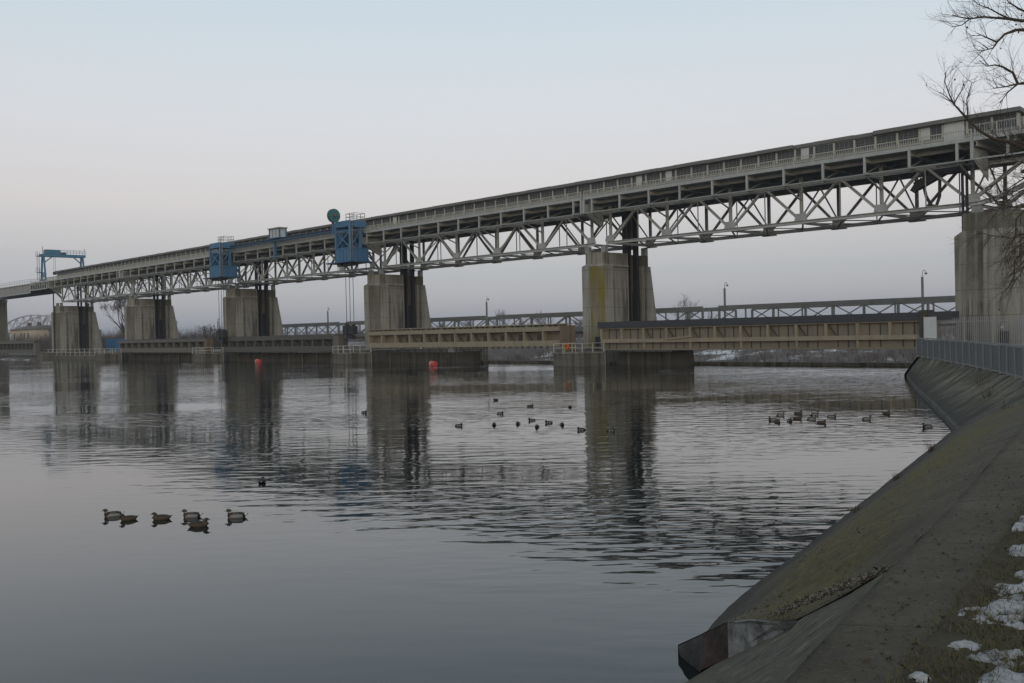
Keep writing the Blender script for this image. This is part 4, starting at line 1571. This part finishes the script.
for x, lab in lamp_l.items():
    l = thing('lamp_post', (x, 116.4, 3.85), lab, 'lamp post', 'lamp posts on the road bridge')
    hgt = 5.55 if x > -200 else 4.6
    MB().tube([(0, 0, 0), (0, 0, hgt)], [.17, .15], 8).build('pole', M['grey_box'], l)
    MB().tube([(0, 0, hgt), (.04, 0, hgt + .6), (.2, 0, hgt + .8), (.4, 0, hgt + .7), (.45, 0, hgt + .5)], .035, 6).build('arm', M['galv'], l)
    MB().tube([(.45, 0, hgt + .52), (.45, 0, hgt + .42), (.45, 0, hgt + .26)], [.06, .17, .14], 10).build('lamp_head', M['galv'], l)

# ------------------------------------------------------------------ fences on the right bank
fb = thing('railing_fence', (-31.09, 68.91, 1.5), 'blue grey solid panel railing along the top of the right bank wall', 'fence')
fp, fbar = MB(), MB()
F = [(-31.09, 68.91), (-26.33, 61.56), (-21.24, 53.32), (-17.16, 46.34), (-14.57, 41.8), (-9.2, 32.4), (-5.5, 26.0)]
def loc(p, z): return (p[0] + 31.09, p[1] - 68.91, z)
for a, b in zip(F, F[1:]):
    n = max(1, round((Vector(b) - Vector(a)).length / 2.0))
    d = (Vector(b) - Vector(a)).normalized()
    nn = Vector((-d.y, d.x))
    for i in range(n):
        p, q = Vector(a).lerp(Vector(b), i / n), Vector(a).lerp(Vector(b), (i + 1) / n)
        MB().bar(loc(p, .0), loc(p, 1.34), .07).build('post', M['galv'], fb)
        m = 8
        for j in range(m):
            u0, u1 = p.lerp(q, (j + .06) / m), p.lerp(q, (j + .86) / m)
            off = nn * .03
            fp.bar(loc(u0 + off, .70), loc(u1 + off, .70), .015, 1.12)
    fbar.bar(loc(a, 1.34), loc(b, 1.34), .07)
    fbar.bar(loc(a, .10), loc(b, .10), .05)
fp.build('panel', M['galv_dark'], fb)
fbar.build('rail', M['galv'], fb)
# tall picket fence in front of the abutment
tf = thing('picket_fence', (-37.0, 84.0, 1.5), 'tall grey picket fence in front of the abutment pier', 'fence')
pk, tr_ = MB(), MB()
a, b = Vector((.9, .0)), Vector((11.5, -1.6))
n = 62
for i in range(n):
    p = a.lerp(b, i / n)
    z = 2.86 - .012 * i * .2
    if i % 14 == 0:
        pk.bar((p.x, p.y, 0), (p.x, p.y, 2.9), .10)
    else:
        pk.bar((p.x, p.y, .3), (p.x, p.y, 2.8), .034)
pk.build('pickets', M['galv'], tf)
for z in (.5, 2.45):
    tr_.bar((a.x, a.y, z), (b.x, b.y, z), .06)
tr_.build('rail', M['galv'], tf)
gp = thing('fence_panel', (-36.5, 83.6, 1.5), 'blank pale grey metal panel closing the left end of the picket fence', 'panel')
MB().box(-.55, .5, -.03, .03, .7, 2.9).build('sheet', M['panel_grey'], gp)
MB().box(-.6, -.553, -.05, .05, 0, 2.95).build('post', M['galv'], gp)

# ------------------------------------------------------------------ trees
MINR = 0
def branch(mb, p, d, length, rad, depth, rg, spread=.55, up=.12, nseg=3, sides=5, tips=None, droop=0):
    pts, rs = [p.copy()], [rad]
    q = p.copy()
    dd = d.copy()
    for i in range(nseg):
        dd = (dd + Vector((rg.gauss(0, .13), rg.gauss(0, .13), rg.gauss(0, .1) + up * .35 - droop * .3))).normalized()
        q = q + dd * (length / nseg)
        pts.append(q.copy())
        rs.append(max(MINR, rad * (1 - .42 * (i + 1) / nseg)))
    mb.tube(pts, rs, sides if depth > 1 else 3, cap=False)
    if depth <= 0:
        if tips is not None: tips.append(q.copy())
        return
    k = rg.choice((2, 3, 3)) if depth > 1 else rg.choice((2, 3, 4))
    for j in range(k):
        t = rg.uniform(.35, 1.0) if j else 1.0
        i = min(nseg - 1, int(t * nseg))
        base = pts[i].lerp(pts[i + 1], t * nseg - i if t < 1 else 1)
        side = Vector((rg.gauss(0, 1), rg.gauss(0, 1), rg.gauss(0, .7)))
        side = (side - dd * side.dot(dd)).normalized()
        nd = (dd + side * rg.uniform(.35, 1) * spread * 1.5 + Vector((0, 0, up))).normalized()
        branch(mb, base, nd, length * rg.uniform(.58, .82), rs[-1] * (.92 if j == 0 else .72), depth - 1, rg, spread, up, nseg, sides, tips, droop)


def bare_tree(name, loc_, h, rad, seed, label, depth=5, mat=None, group='bare trees beyond the weir', spread=.5):
    rg = random.Random(seed)
    t = thing(name, loc_, label, 'tree', group)
    tr = MB()
    th = h * .28
    tr.tube([(0, 0, -.5), (rg.gauss(0, .1), 0, th * .5), (rg.gauss(0, .2), rg.gauss(0, .2), th)], [rad * 1.25, rad, rad * .85], 8)
    tr.build('trunk', mat or M['bark'], t, smooth=True)
    global MINR
    MINR = .016
    cr_ = MB()
    top = Vector((0, 0, th * .97))
    for k in range(4):
        a = k * 1.57 + rg.uniform(-.4, .4)
        d = Vector((math.cos(a) * .5, math.sin(a) * .5, 1.0)).normalized()
        branch(cr_, top + Vector((0, 0, -.3 * k * .3)), d, h * .24, rad * .6, depth, rg, spread, .16)
    branch(cr_, top, Vector((0, 0, 1)), h * .26, rad * .75, depth, rg, spread, .2)
    MINR = 0
    cr_.build('crown', mat or M['twig'], t)
    return t


bare_tree('bare_tree', (-333, 137, 1), 20.5, .42, 4, 'tall bare tree rising just left of the second pier from left', 6)
bare_tree('bare_tree', (-318, 142, 1), 11, .25, 5, 'smaller bare tree beside the blue container', 5)
bare_tree('bare_tree', (-352, 160, 1), 12, .28, 6, 'bare tree behind the right edge of the leftmost pier', 5)
bare_tree('bare_tree', (-300, 150, 1), 8.5, .2, 8, 'low bushy bare tree left of the second pier from left', 5)
bare_tree('bare_tree', (-440, 180, 1), 12, .3, 9, 'bare tree between the house and the leftmost pier', 5)
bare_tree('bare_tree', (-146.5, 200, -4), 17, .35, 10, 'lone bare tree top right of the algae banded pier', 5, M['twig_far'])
fx = [(-364, 300), (-350, 306), (-322, 300), (-316, 308), (-297, 300), (-286, 312), (-268, 305)]
fl = ['leftmost of the faint bare trees above the cream gate', 'second from left faint bare tree above the cream gate', 'faint bare tree left of the lamp above the cream gate',
      'faint bare tree right behind the lamp above the cream gate', 'faint bare tree right of the lamp above the cream gate', 'small faint bare tree above the right part of the cream gate',
      'rightmost of the faint bare trees above the cream gate']
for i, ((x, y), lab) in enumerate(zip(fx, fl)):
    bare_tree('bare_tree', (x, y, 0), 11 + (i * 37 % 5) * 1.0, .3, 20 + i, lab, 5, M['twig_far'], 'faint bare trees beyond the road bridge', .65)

# far wood and brush: uncountable
def brush_patch(name, xr, yr, n, hr, zf, mat, seed):
    rg = random.Random(seed)
    mb = MB()
    for i in range(n):
        x, y = rg.uniform(*xr), rg.uniform(*yr)
        z = zf(x, y)
        h = rg.uniform(*hr) * (.6 + .8 * max(0, .5 + noise.noise(Vector((x * .05, y * .05, 1)))))
        for k in range(5):
            a = rg.random() * 6.28
            lean = rg.uniform(.1, .55)
            t = Vector((x + math.cos(a) * h * lean, y + math.sin(a) * h * lean, z + h * rg.uniform(.6, 1)))
            w = .012 * h + .02
            mb.add([(x - w, y, z - .2), (x + w, y, z - .2), tuple(t)], [(0, 1, 2)])
            mid = Vector((x, y, z)).lerp(t, .5)
            for s in range(3):
                t2 = mid + Vector((rg.gauss(0, .25), rg.gauss(0, .25), rg.uniform(.1, .5))) * h
                mb.add([tuple(mid - Vector((w * .5, 0, 0))), tuple(mid + Vector((w * .5, 0, 0))), tuple(t2)], [(0, 1, 2)])
    return tag(mb.build(name, mat), kind='stuff')
brush_patch('riverside_brush', (-330, -60), (233, 285), 2600, (1.0, 3.2), land_z, M['brush'], 31)
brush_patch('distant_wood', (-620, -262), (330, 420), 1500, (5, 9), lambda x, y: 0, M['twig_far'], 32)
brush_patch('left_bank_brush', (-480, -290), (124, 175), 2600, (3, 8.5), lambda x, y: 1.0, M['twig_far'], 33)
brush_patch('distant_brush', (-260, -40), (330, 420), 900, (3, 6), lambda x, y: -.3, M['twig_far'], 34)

# plane tree at the right, trunk outside the frame
pt = thing('plane_tree', (-5.3, 21.2, 1.9), 'bare plane tree with seed balls reaching in from the right edge', 'tree')
O = Vector((-5.3, 21.2, 1.9))
mb = MB()
mb.tube([Vector((0, 0, -.4)), Vector((.05, .02, 1.5)), Vector((-.03, -.05, 3.2)), Vector((.05, -.1, 5.2)), Vector((.1, 0, 7.5)), Vector((.1, .1, 9.5))], [.32, .26, .23, .19, .14, .07], 10)
mb.build('trunk', M['bark_pale'], pt, smooth=True)
BR = {
'B1': [(-6.13, 19.67, 9.3), (-6.6, 19.17, 9.23), (-6.75, 19.01, 9.27), (-6.88, 18.88, 9.29), (-7.09, 18.66, 9.32), (-7.25, 18.49, 9.29), (-7.4, 18.33, 9.33), (-7.47, 18.26, 9.37)],
'B1b': [(-6.75, 19.01, 9.27), (-6.88, 18.88, 9.36), (-7.0, 18.75, 9.46), (-7.15, 18.6, 9.55), (-7.22, 18.52, 9.66)],
'B1c': [(-7.09, 18.66, 9.32), (-7.25, 18.49, 9.29), (-7.35, 18.38, 9.18), (-7.48, 18.25, 9.15)],
'B2': [(-6.14, 19.66, 8.87), (-6.59, 19.18, 9.07), (-6.69, 19.08, 9.07), (-6.82, 18.94, 9.0), (-6.92, 18.84, 8.86), (-6.97, 18.78, 8.75), (-7.07, 18.68, 8.72), (-7.16, 18.59, 8.71)],
'B2b': [(-6.92, 18.84, 8.86), (-7.07, 18.68, 8.96), (-7.17, 18.58, 9.03)],
'B3': [(-6.13, 19.67, 9.14), (-6.5, 19.28, 9.35), (-6.65, 19.12, 9.46), (-6.77, 18.99, 9.58), (-6.82, 18.94, 9.72)],
'B4': [(-6.14, 19.65, 8.33), (-6.59, 19.18, 8.11), (-6.67, 19.1, 8.1), (-6.73, 19.04, 8.3), (-6.85, 18.91, 8.41), (-6.95, 18.81, 8.45), (-7.05, 18.7, 8.43), (-7.15, 18.6, 8.54)],
'B4b': [(-6.67, 19.1, 8.1), (-6.83, 18.93, 8.05), (-6.98, 18.77, 8.03)],
'B4c': [(-6.67, 19.1, 8.1), (-6.79, 18.97, 7.96), (-6.9, 18.86, 7.76)],
'B5': [(-6.04, 19.76, 6.61), (-6.53, 19.24, 6.87), (-6.78, 18.98, 7.05), (-6.99, 18.76, 7.12), (-7.15, 18.59, 7.26), (-7.3, 18.44, 7.47), (-7.43, 18.3, 7.69), (-7.47, 18.26, 7.76), (-7.54, 18.18, 7.87), (-7.64, 18.08, 7.98)],
'B5b': [(-7.43, 18.3, 7.69), (-7.47, 18.26, 7.76), (-7.43, 18.3, 7.87), (-7.37, 18.37, 8.01), (-7.34, 18.4, 8.15)],
'B5c': [(-7.47, 18.26, 7.76), (-7.52, 18.21, 7.91), (-7.58, 18.15, 8.16), (-7.56, 18.16, 8.34)],
'B5d': [(-7.3, 18.44, 7.47), (-7.31, 18.43, 7.83), (-7.24, 18.5, 8.15)],
'B6': [(-6.04, 19.77, 6.89), (-6.66, 19.11, 7.03), (-6.91, 18.85, 7.08)],
'B7': [(-6.05, 19.75, 5.53), (-6.63, 19.14, 5.39), (-6.79, 18.97, 5.32), (-7.05, 18.7, 5.38), (-7.2, 18.54, 5.44)],
'B8': [(-6.06, 19.74, 5.26), (-6.63, 19.14, 5.08), (-6.75, 19.02, 4.92), (-6.76, 19.0, 4.63), (-6.84, 18.92, 4.42), (-6.93, 18.83, 4.33)],
'B9': [(-6.04, 19.77, 6.89), (-6.69, 19.08, 6.65), (-6.9, 18.86, 6.44), (-7.04, 18.71, 6.2)],
'B10': [(-6.05, 19.75, 5.71), (-6.63, 19.14, 5.23), (-6.81, 18.96, 5.07), (-6.88, 18.88, 4.89)]}
for nk, src, off in (('B11', 'B8', (.02, .05, .75)), ('B12', 'B10', (-.06, .1, 1.15)), ('B13', 'B9', (.05, 0, .35)), ('B14', 'B7', (.1, .1, .55)), ('B15', 'B9', (.08, -.1, -.5)), ('B16', 'B8', (.16, .1, .2))):
    BR[nk] = [tuple(a + b for a, b in zip(p, off)) for p in BR[src]]
rg = random.Random(77)
limbs, twigs, tips = MB(), MB(), []
for k, pts in BR.items():
    P = [Vector(p) - O for p in pts]
    thick = {'B5': .028, 'B1': .026, 'B2': .028, 'B3': .024, 'B4': .03, 'B6': .022}.get(k, .014)
    if k in ('B1', 'B2', 'B3', 'B4', 'B5', 'B6', 'B7', 'B8', 'B9', 'B10', 'B11', 'B12', 'B13', 'B14', 'B15', 'B16'):
        a = Vector((.05, 0, P[0].z - .9))
        P = [a, a.lerp(P[0], .5) + Vector((0, 0, .1))] + P
        r0 = thick * 1.5
    else:
        r0 = thick
    n = len(P)
    rs = [max(.006, r0 * (1 - i / (n - 1)) + .004) for i in range(n)]
    limbs.tube(P, rs, 6, cap=False)
    for i in range(1, n):
        seg = P[i] - P[i - 1]
        if i < 2 and k in ('B1', 'B2', 'B3', 'B4', 'B5', 'B6', 'B7', 'B8', 'B9', 'B10', 'B11', 'B12', 'B13', 'B14', 'B15', 'B16'):
            continue
        m = max(1, int(seg.length / (.055 if k.startswith('B5') else .026 if k in ('B6', 'B7', 'B8', 'B9', 'B10', 'B11', 'B12', 'B13', 'B14', 'B15', 'B16') else .036)))
        for q in range(m):
            if rg.random() > .72: continue
            base = P[i - 1].lerp(P[i], rg.random())
            d = seg.normalized()
            side = Vector((rg.gauss(0, 1), rg.gauss(0, 1), rg.gauss(0, 1) + (.5 if base.z > 4 else -.5)))
            side = (side - d * side.dot(d)).normalized()
            dd = (d * .75 + side * .8).normalized()
            branch(twigs, base, dd, rg.uniform(.12, .36), .0052, 2, rg, .6, .10 if base.z > 4 else -.1, 3, 4, tips)
limbs.build('limbs', M['bark'], pt)
twigs.build('twigs', M['twig'], pt)
for i in range(60):
    t = rg.choice(tips)
    l = rg.uniform(.03, .09)
    c = t + Vector((0, 0, -l))
    r_ = rg.uniform(.012, .019)
    sb = MB()
    sb.tube([t, c + Vector((0, 0, r_)), c + Vector((0, 0, r_ * .5)), c, c - Vector((0, 0, r_ * .5)), c - Vector((0, 0, r_))], [.002, .002, r_ * .87, r_, r_ * .87, .002], 6)
    sb.build('seed_ball', M['bark'], pt)

# upper crown out of frame so the tree is whole from the side
cw = MB()
for k in range(6):
    a = -.6 + k * .75
    branch(cw, Vector((.1, .05, 6.0 + .55 * k)), Vector((math.cos(a), math.sin(a) * .9 + .25, .8)).normalized(), 1.5, .06, 4, random.Random(200 + k), .5, .12)
cw.build('crown', M['twig'], pt)

# dry weeds on the bank
def weed(loc_, h, seed, label):
    rg = random.Random(seed)
    mb = MB()
    for i in range(26):
        a = rg.random() * 6.28
        d = Vector((math.cos(a) * .45, math.sin(a) * .45, 1)).normalized()
        branch(mb, Vector((rg.gauss(0, .04), rg.gauss(0, .04), -.03)), d, h * rg.uniform(.4, .8), .006, 1, rg, .5, .05, 2, 3)
    o = mb.build('dry_weed', M['dry_weed'])
    o.location = loc_
    tag(o, label, 'weed', 'dry weeds on the bank slope')
weed((-8.78, 16.9, .42), .14, 1, 'dry weed tuft at the slope foot nearest the viewer')
weed((-10.0, 21.1, .38), .18, 2, 'dry weed tuft midway along the waterline of the slope')
weed((-11.75, 26.8, .33), .28, 3, 'dry weed tuft at the waterline just before the bank bends')
weed((-17.4, 44.9, .7), 1.0, 4, 'bare scrubby weed growing from a joint in the bank wall')
weed((-12.9, 35.6, .55), .6, 5, 'brown weed on the corner where the bank bends')
weed((-15.5, 40.6, .6), .8, 6, 'thin weed in the wall joint close to the bank corner')

# ------------------------------------------------------------------ far left: house, lattice truss, container
h = thing('house', (-446, 140, 1), 'cream house with dark hipped roof on the far left bank', 'house')
MB().box(-16, 14, 0, 12, 0, 9.1).build('wall', M['house_wall'], h)
MB().prism([(-17, -1), (15, -1), (15, 13), (-17, 13)], 9.103, 10.7, poly_top=[(-12, 5), (10, 5), (10, 7), (-12, 7)]).build('roof', M['house_roof'], h)
for x in (-11, -2.2, 1.6, 6.2):
    w_ = MB().box(x - .9, x + .9, -.06, -.003, 5.2, 7.6).build('window', M['glass_dark'], h)
for x in (-10, 2):
    MB().box(x - .8, x + .8, 5.4, 6.6, 10.4, 12.2).build('chimney', M['house_roof'], h)
h = thing('shed', (-413, 142, 1), 'grey gable ended shed standing right of the cream house', 'shed')
MB().box(-8, 5, 0, 10, 0, 8).build('wall', M['gate_greylight'], h)
MB().add([(-8.5, -.5, 8.003), (5.5, -.5, 8.003), (-1.5, -.5, 11.5), (-8.5, 10.5, 8.003), (5.5, 10.5, 8.003), (-1.5, 10.5, 11.5)],
         [(0, 1, 2), (5, 4, 3), (0, 3, 4, 1), (1, 4, 5, 2), (2, 5, 3, 0)]).build('roof', M['house_roof'], h)
lt = thing('lattice_bridge', (-535, 172, 1), 'pale lattice girder bridge far behind the cream house', 'bridge')
lm = mat_flat('pale_lattice_paint', (.36, .38, .40), .7)
top = lambda x: 17.6 - .0022 * x * x
mb = MB()
xsn = [-66 + i * 11 for i in range(13)]
for Y in (0, 8):
    mb = MB()
    for a, b in zip(xsn, xsn[1:]):
        mb.bar((a, Y, top(a)), (b, Y, top(b)), .6, .6)
    mb.build('top_chord', lm, lt)
    MB().bar((xsn[0], Y, 9.5), (xsn[-1], Y, 9.5), .6, .6).build('bottom_chord', lm, lt)
for Y in (0, 8):
    mb = MB()
    for i, (a, b) in enumerate(zip(xsn, xsn[1:])):
        mb.bar((a, Y, top(a)), (a, Y, 9.5), .35)
        mb.bar((a, Y, 9.5 if i % 2 else top(a)), (b, Y, top(b) if i % 2 else 9.5), .35)
        mb.bar((a, Y, top(a) if i % 2 else 9.5), (b, Y, 9.5 if i % 2 else top(b)), .25)
    mb.build('lattice', lm, lt)
for x in (-66, 66):
    MB().box(x - 2, x + 2, -1, 9, -1.5, 9).build('pier', M['conc'], lt)
ct = thing('container', (-290, 115, 1), 'blue shipping container on the bank left of the second pier', 'container')
MB().box(-3.8, 3.8, 0, 2.6, .2, 3.9).build('box', M['container'], ct)
mb = MB()
for i in range(18):
    mb.box(-3.7 + i * .43, -3.5 + i * .43, -.06, -.003, .3, 3.8)
mb.build('corrugation', M['container'], ct)
MB().box(-3.6, 3.6, .1, 2.5, 0, .197).build('skid', M['black_steel'], ct)

# ------------------------------------------------------------------ water birds
def bird_mesh(name, kind, seed=0):
    rg = random.Random(seed)
    if kind == 'drake':
        mats = [M['d_grey'], M['d_back'], M['d_breast'], M['d_head'], M['d_black'], M['d_white'], M['d_bill']]
        prof = [(-.30, .125, .012, .006, 4), (-.27, .11, .035, .014, 5), (-.22, .095, .065, .045, 4), (-.16, .08, .10, .085, (4, 0)), (-.08, .065, .125, .11, (1, 0)),
                (.02, .06, .132, .115, (1, 0)), (.10, .065, .12, .11, (1, 0)), (.155, .075, .10, .10, 2), (.195, .105, .07, .075, 2), (.21, .15, .05, .056, 2), (.215, .185, .04, .045, 5),
                (.22, .20, .039, .043, 3), (.235, .24, .042, .046, 3), (.262, .268, .042, .042, 3), (.29, .262, .034, .034, 3), (.312, .252, .022, .02, 6), (.345, .242, .02, .010, 6), (.365, .237, .013, .006, 6)]
    elif kind == 'hen':
        mats = [M['h_brown'], M['h_dark'], M['h_bill']]
        prof = [(-.28, .12, .012, .006, 0), (-.25, .11, .04, .015, 0), (-.2, .09, .07, .05, (1, 0)), (-.14, .075, .10, .085, (1, 0)), (-.06, .062, .122, .105, (1, 0)),
                (.03, .06, .128, .11, (1, 0)), (.10, .065, .115, .105, (1, 0)), (.15, .075, .095, .095, 0), (.185, .10, .066, .07, 0), (.20, .14, .047, .052, 0),
                (.21, .18, .038, .042, 0), (.225, .215, .04, .043, 1), (.25, .24, .04, .039, 1), (.278, .235, .032, .031, 0), (.3, .226, .02, .018, 2), (.33, .217, .018, .009, 2), (.35, .213, .012, .005, 2)]
    elif kind == 'tufted':
        mats = [M['d_black'], M['d_grey'], M['t_bill']]
        prof = [(-.22, .06, .02, .008, 0), (-.19, .06, .055, .035, 0), (-.14, .06, .09, .075, (0, 0)), (-.07, .055, .112, .095, (0, 1)), (.02, .055, .116, .10, 0),
                (.08, .058, .105, .095, (0, 1)), (.125, .07, .085, .085, 0), (.15, .10, .06, .065, 0), (.16, .14, .045, .05, 0), (.17, .175, .045, .048, 0), (.19, .20, .046, .045, 0),
                (.215, .195, .036, .036, 0), (.235, .185, .022, .02, 2), (.262, .178, .02, .009, 2), (.28, .174, .012, .005, 2)]
    else:  # coot
        mats = [M['d_black'], M['d_white']]
        prof = [(-.19, .09, .02, .01, 0), (-.16, .09, .06, .05, 0), (-.09, .075, .10, .095, 0), (0, .07, .112, .11, 0), (.08, .075, .095, .10, 0), (.125, .10, .06, .07, 0),
                (.14, .15, .042, .048, 0), (.155, .19, .042, .045, 0), (.18, .205, .036, .036, 0), (.2, .2, .022, .022, 1), (.235, .19, .008, .006, 1)]
    cx = max(p[0] for p in prof)
    prof = [(p[0] * (.86 if p[0] < .16 else .86) - (0 if p[0] < .19 else .03), p[1] if p[1] < .12 else .12 + (p[1] - .12) * .72, p[2] * (1.0 if p[0] < .16 else 1.22 if p[1] > .11 and p[0] < .3 else 1.1), p[3] * (1.0 if p[0] < .16 else 1.15), p[4]) for p in prof]
    mb = loft(MB(), prof, 14)
    me = bpy.data.meshes.new(name)
    me.from_pydata(mb.v, [], mb.f)
    for m in mats: me.materials.append(m)
    me.polygons.foreach_set('material_index', mb.m)
    me.polygons.foreach_set('use_smooth', [True] * len(mb.f))
    return me


meshes = {k: bird_mesh(k, k) for k in ('drake', 'hen', 'tufted', 'coot')}
LEFT = math.atan2(-.7243, -.6894)       # heading of someone facing left in the photograph
NAME = {'drake': 'mallard_drake', 'hen': 'mallard_hen', 'tufted': 'tufted_duck', 'coot': 'coot'}
def bird(kind, x, y, turn, label, group, s=1.0):
    o = link(bpy.data.objects.new(NAME[kind], meshes[kind]))
    o.location = (x, y, -.012)
    o.rotation_euler = (0, 0, LEFT + R(turn))
    s *= .80
    o.scale = (s * 1.1, s * 1.02, s * .88)
    return tag(o, label, 'duck' if kind != 'coot' else 'coot', group)


GA = 'mallards on the calm water at left'
bird('drake', -21.84, 8.62, 25, 'leftmost mallard drake of the near group at left', GA)
bird('hen', -21.1, 8.66, 40, 'brown mallard hen right behind the leftmost drake', GA, .93)
bird('hen', -20.59, 9.16, 12, 'brown mallard hen swimming alone in the middle of the near group', GA)
bird('drake', -20.33, 9.72, 6, 'grey mallard drake partly behind a brown hen', GA)
bird('hen', -19.21, 9.3, -170, 'brown mallard hen closest to the viewer, overlapping a drake', GA, 1.05)
bird('drake', -19.52, 10.34, 4, 'rightmost mallard drake of the near group, seen fully from the side', GA, 1.06)
bird('coot', -23.66, 13.28, -85, 'dark round coot alone behind the near mallards', 'coots on the river', 1.1)
GB = 'tufted ducks scattered in the middle of the river'
mid = [(-41.11, 28.82, 150, 'lone tufted duck far left of the scattered middle flock'), (-31.51, 26.82, 170, 'leftmost tufted duck of the middle row'),
       (-30.56, 27.95, 90, 'tufted duck second from left in the middle row'), (-34.55, 32.0, 160, 'tufted duck behind the middle row, near its left end'),
       (-30.02, 28.82, 75, 'tufted duck in the middle row, seen end on'), (-30.71, 30.32, 20, 'tufted duck at the back of the tight middle cluster'),
       (-28.39, 28.31, 80, 'tufted duck at the front of the tight middle cluster'), (-29.23, 29.86, 10, 'tufted duck at the right of the tight middle cluster'),
       (-28.13, 29.49, 100, 'tufted duck just right of the tight middle cluster'), (-26.03, 28.38, 5, 'second tufted duck from the right in the middle row'),
       (-24.96, 28.85, 160, 'rightmost tufted duck of the middle row, by the pier reflection')]
for x, y, a, lab in mid:
    bird('tufted', x, y, a, lab, GB)
bird('coot', -41.86, 38.47, 0, 'small dark coot farthest back in the middle of the river', 'coots on the river')
bird('hen', -36.73, 36.14, 185, 'brown duck behind the middle flock, left of a dark coot', 'brown ducks behind the middle flock', .9)
bird('coot', -34.4, 36.68, 100, 'dark coot behind the right end of the middle flock', 'coots on the river')
GC = 'mallards near the right bank'
rt = [('drake', -23.12, 37.84, 185, 'mallard drake at the back left of the right flock'), ('drake', -22.22, 35.83, 10, 'leftmost mallard drake of the right flock'),
      ('hen', -21.61, 35.15, 100, 'mallard hen touching the leftmost drake of the right flock'), ('hen', -22.87, 38.89, 170, 'brown hen farthest back in the right flock'),
      ('hen', -21.65, 36.73, 180, 'brown hen in the middle of the right flock'), ('drake', -21.43, 35.78, 95, 'mallard drake seen end on in the right flock'),
      ('drake', -21.06, 36.82, 175, 'mallard drake in the pair at the right of the flock'), ('drake', -22.04, 38.78, 190, 'mallard drake just behind the right hand pair'),
      ('hen', -19.97, 35.66, 165, 'brown hen nearest the viewer in the right flock'), ('drake', -20.95, 38.27, 150, 'rightmost mallard drake of the right flock'),
      ('drake', -19.25, 37.93, 180, 'mallard drake alone between the right flock and the bank'), ('hen', -19.77, 40.73, 120, 'brown hen floating in the shade near the right bank'),
      ('drake', -16.01, 36.25, 5, 'mallard drake closest to the corner of the right bank')]
for k, x, y, a, lab in rt:
    bird(k, x, y, a, lab, GC)

# ------------------------------------------------------------------ winter haze
hz, nt, b = new_mat('winter_haze')
nt.nodes.remove(b)
pv = N(nt, 'ShaderNodeVolumePrincipled')
pv.inputs['Color'].default_value = (.80, .88, 1.0, 1)
pv.inputs['Density'].default_value = .00017
pv.inputs['Anisotropy'].default_value = .0
nt.links.new(pv.outputs[0], nt.nodes['Material Output'].inputs['Volume'])
o = MB().box(-3200, 3300, -1700, 3200, -9.5, 34).build('haze', hz)
o['kind'] = 'stuff'
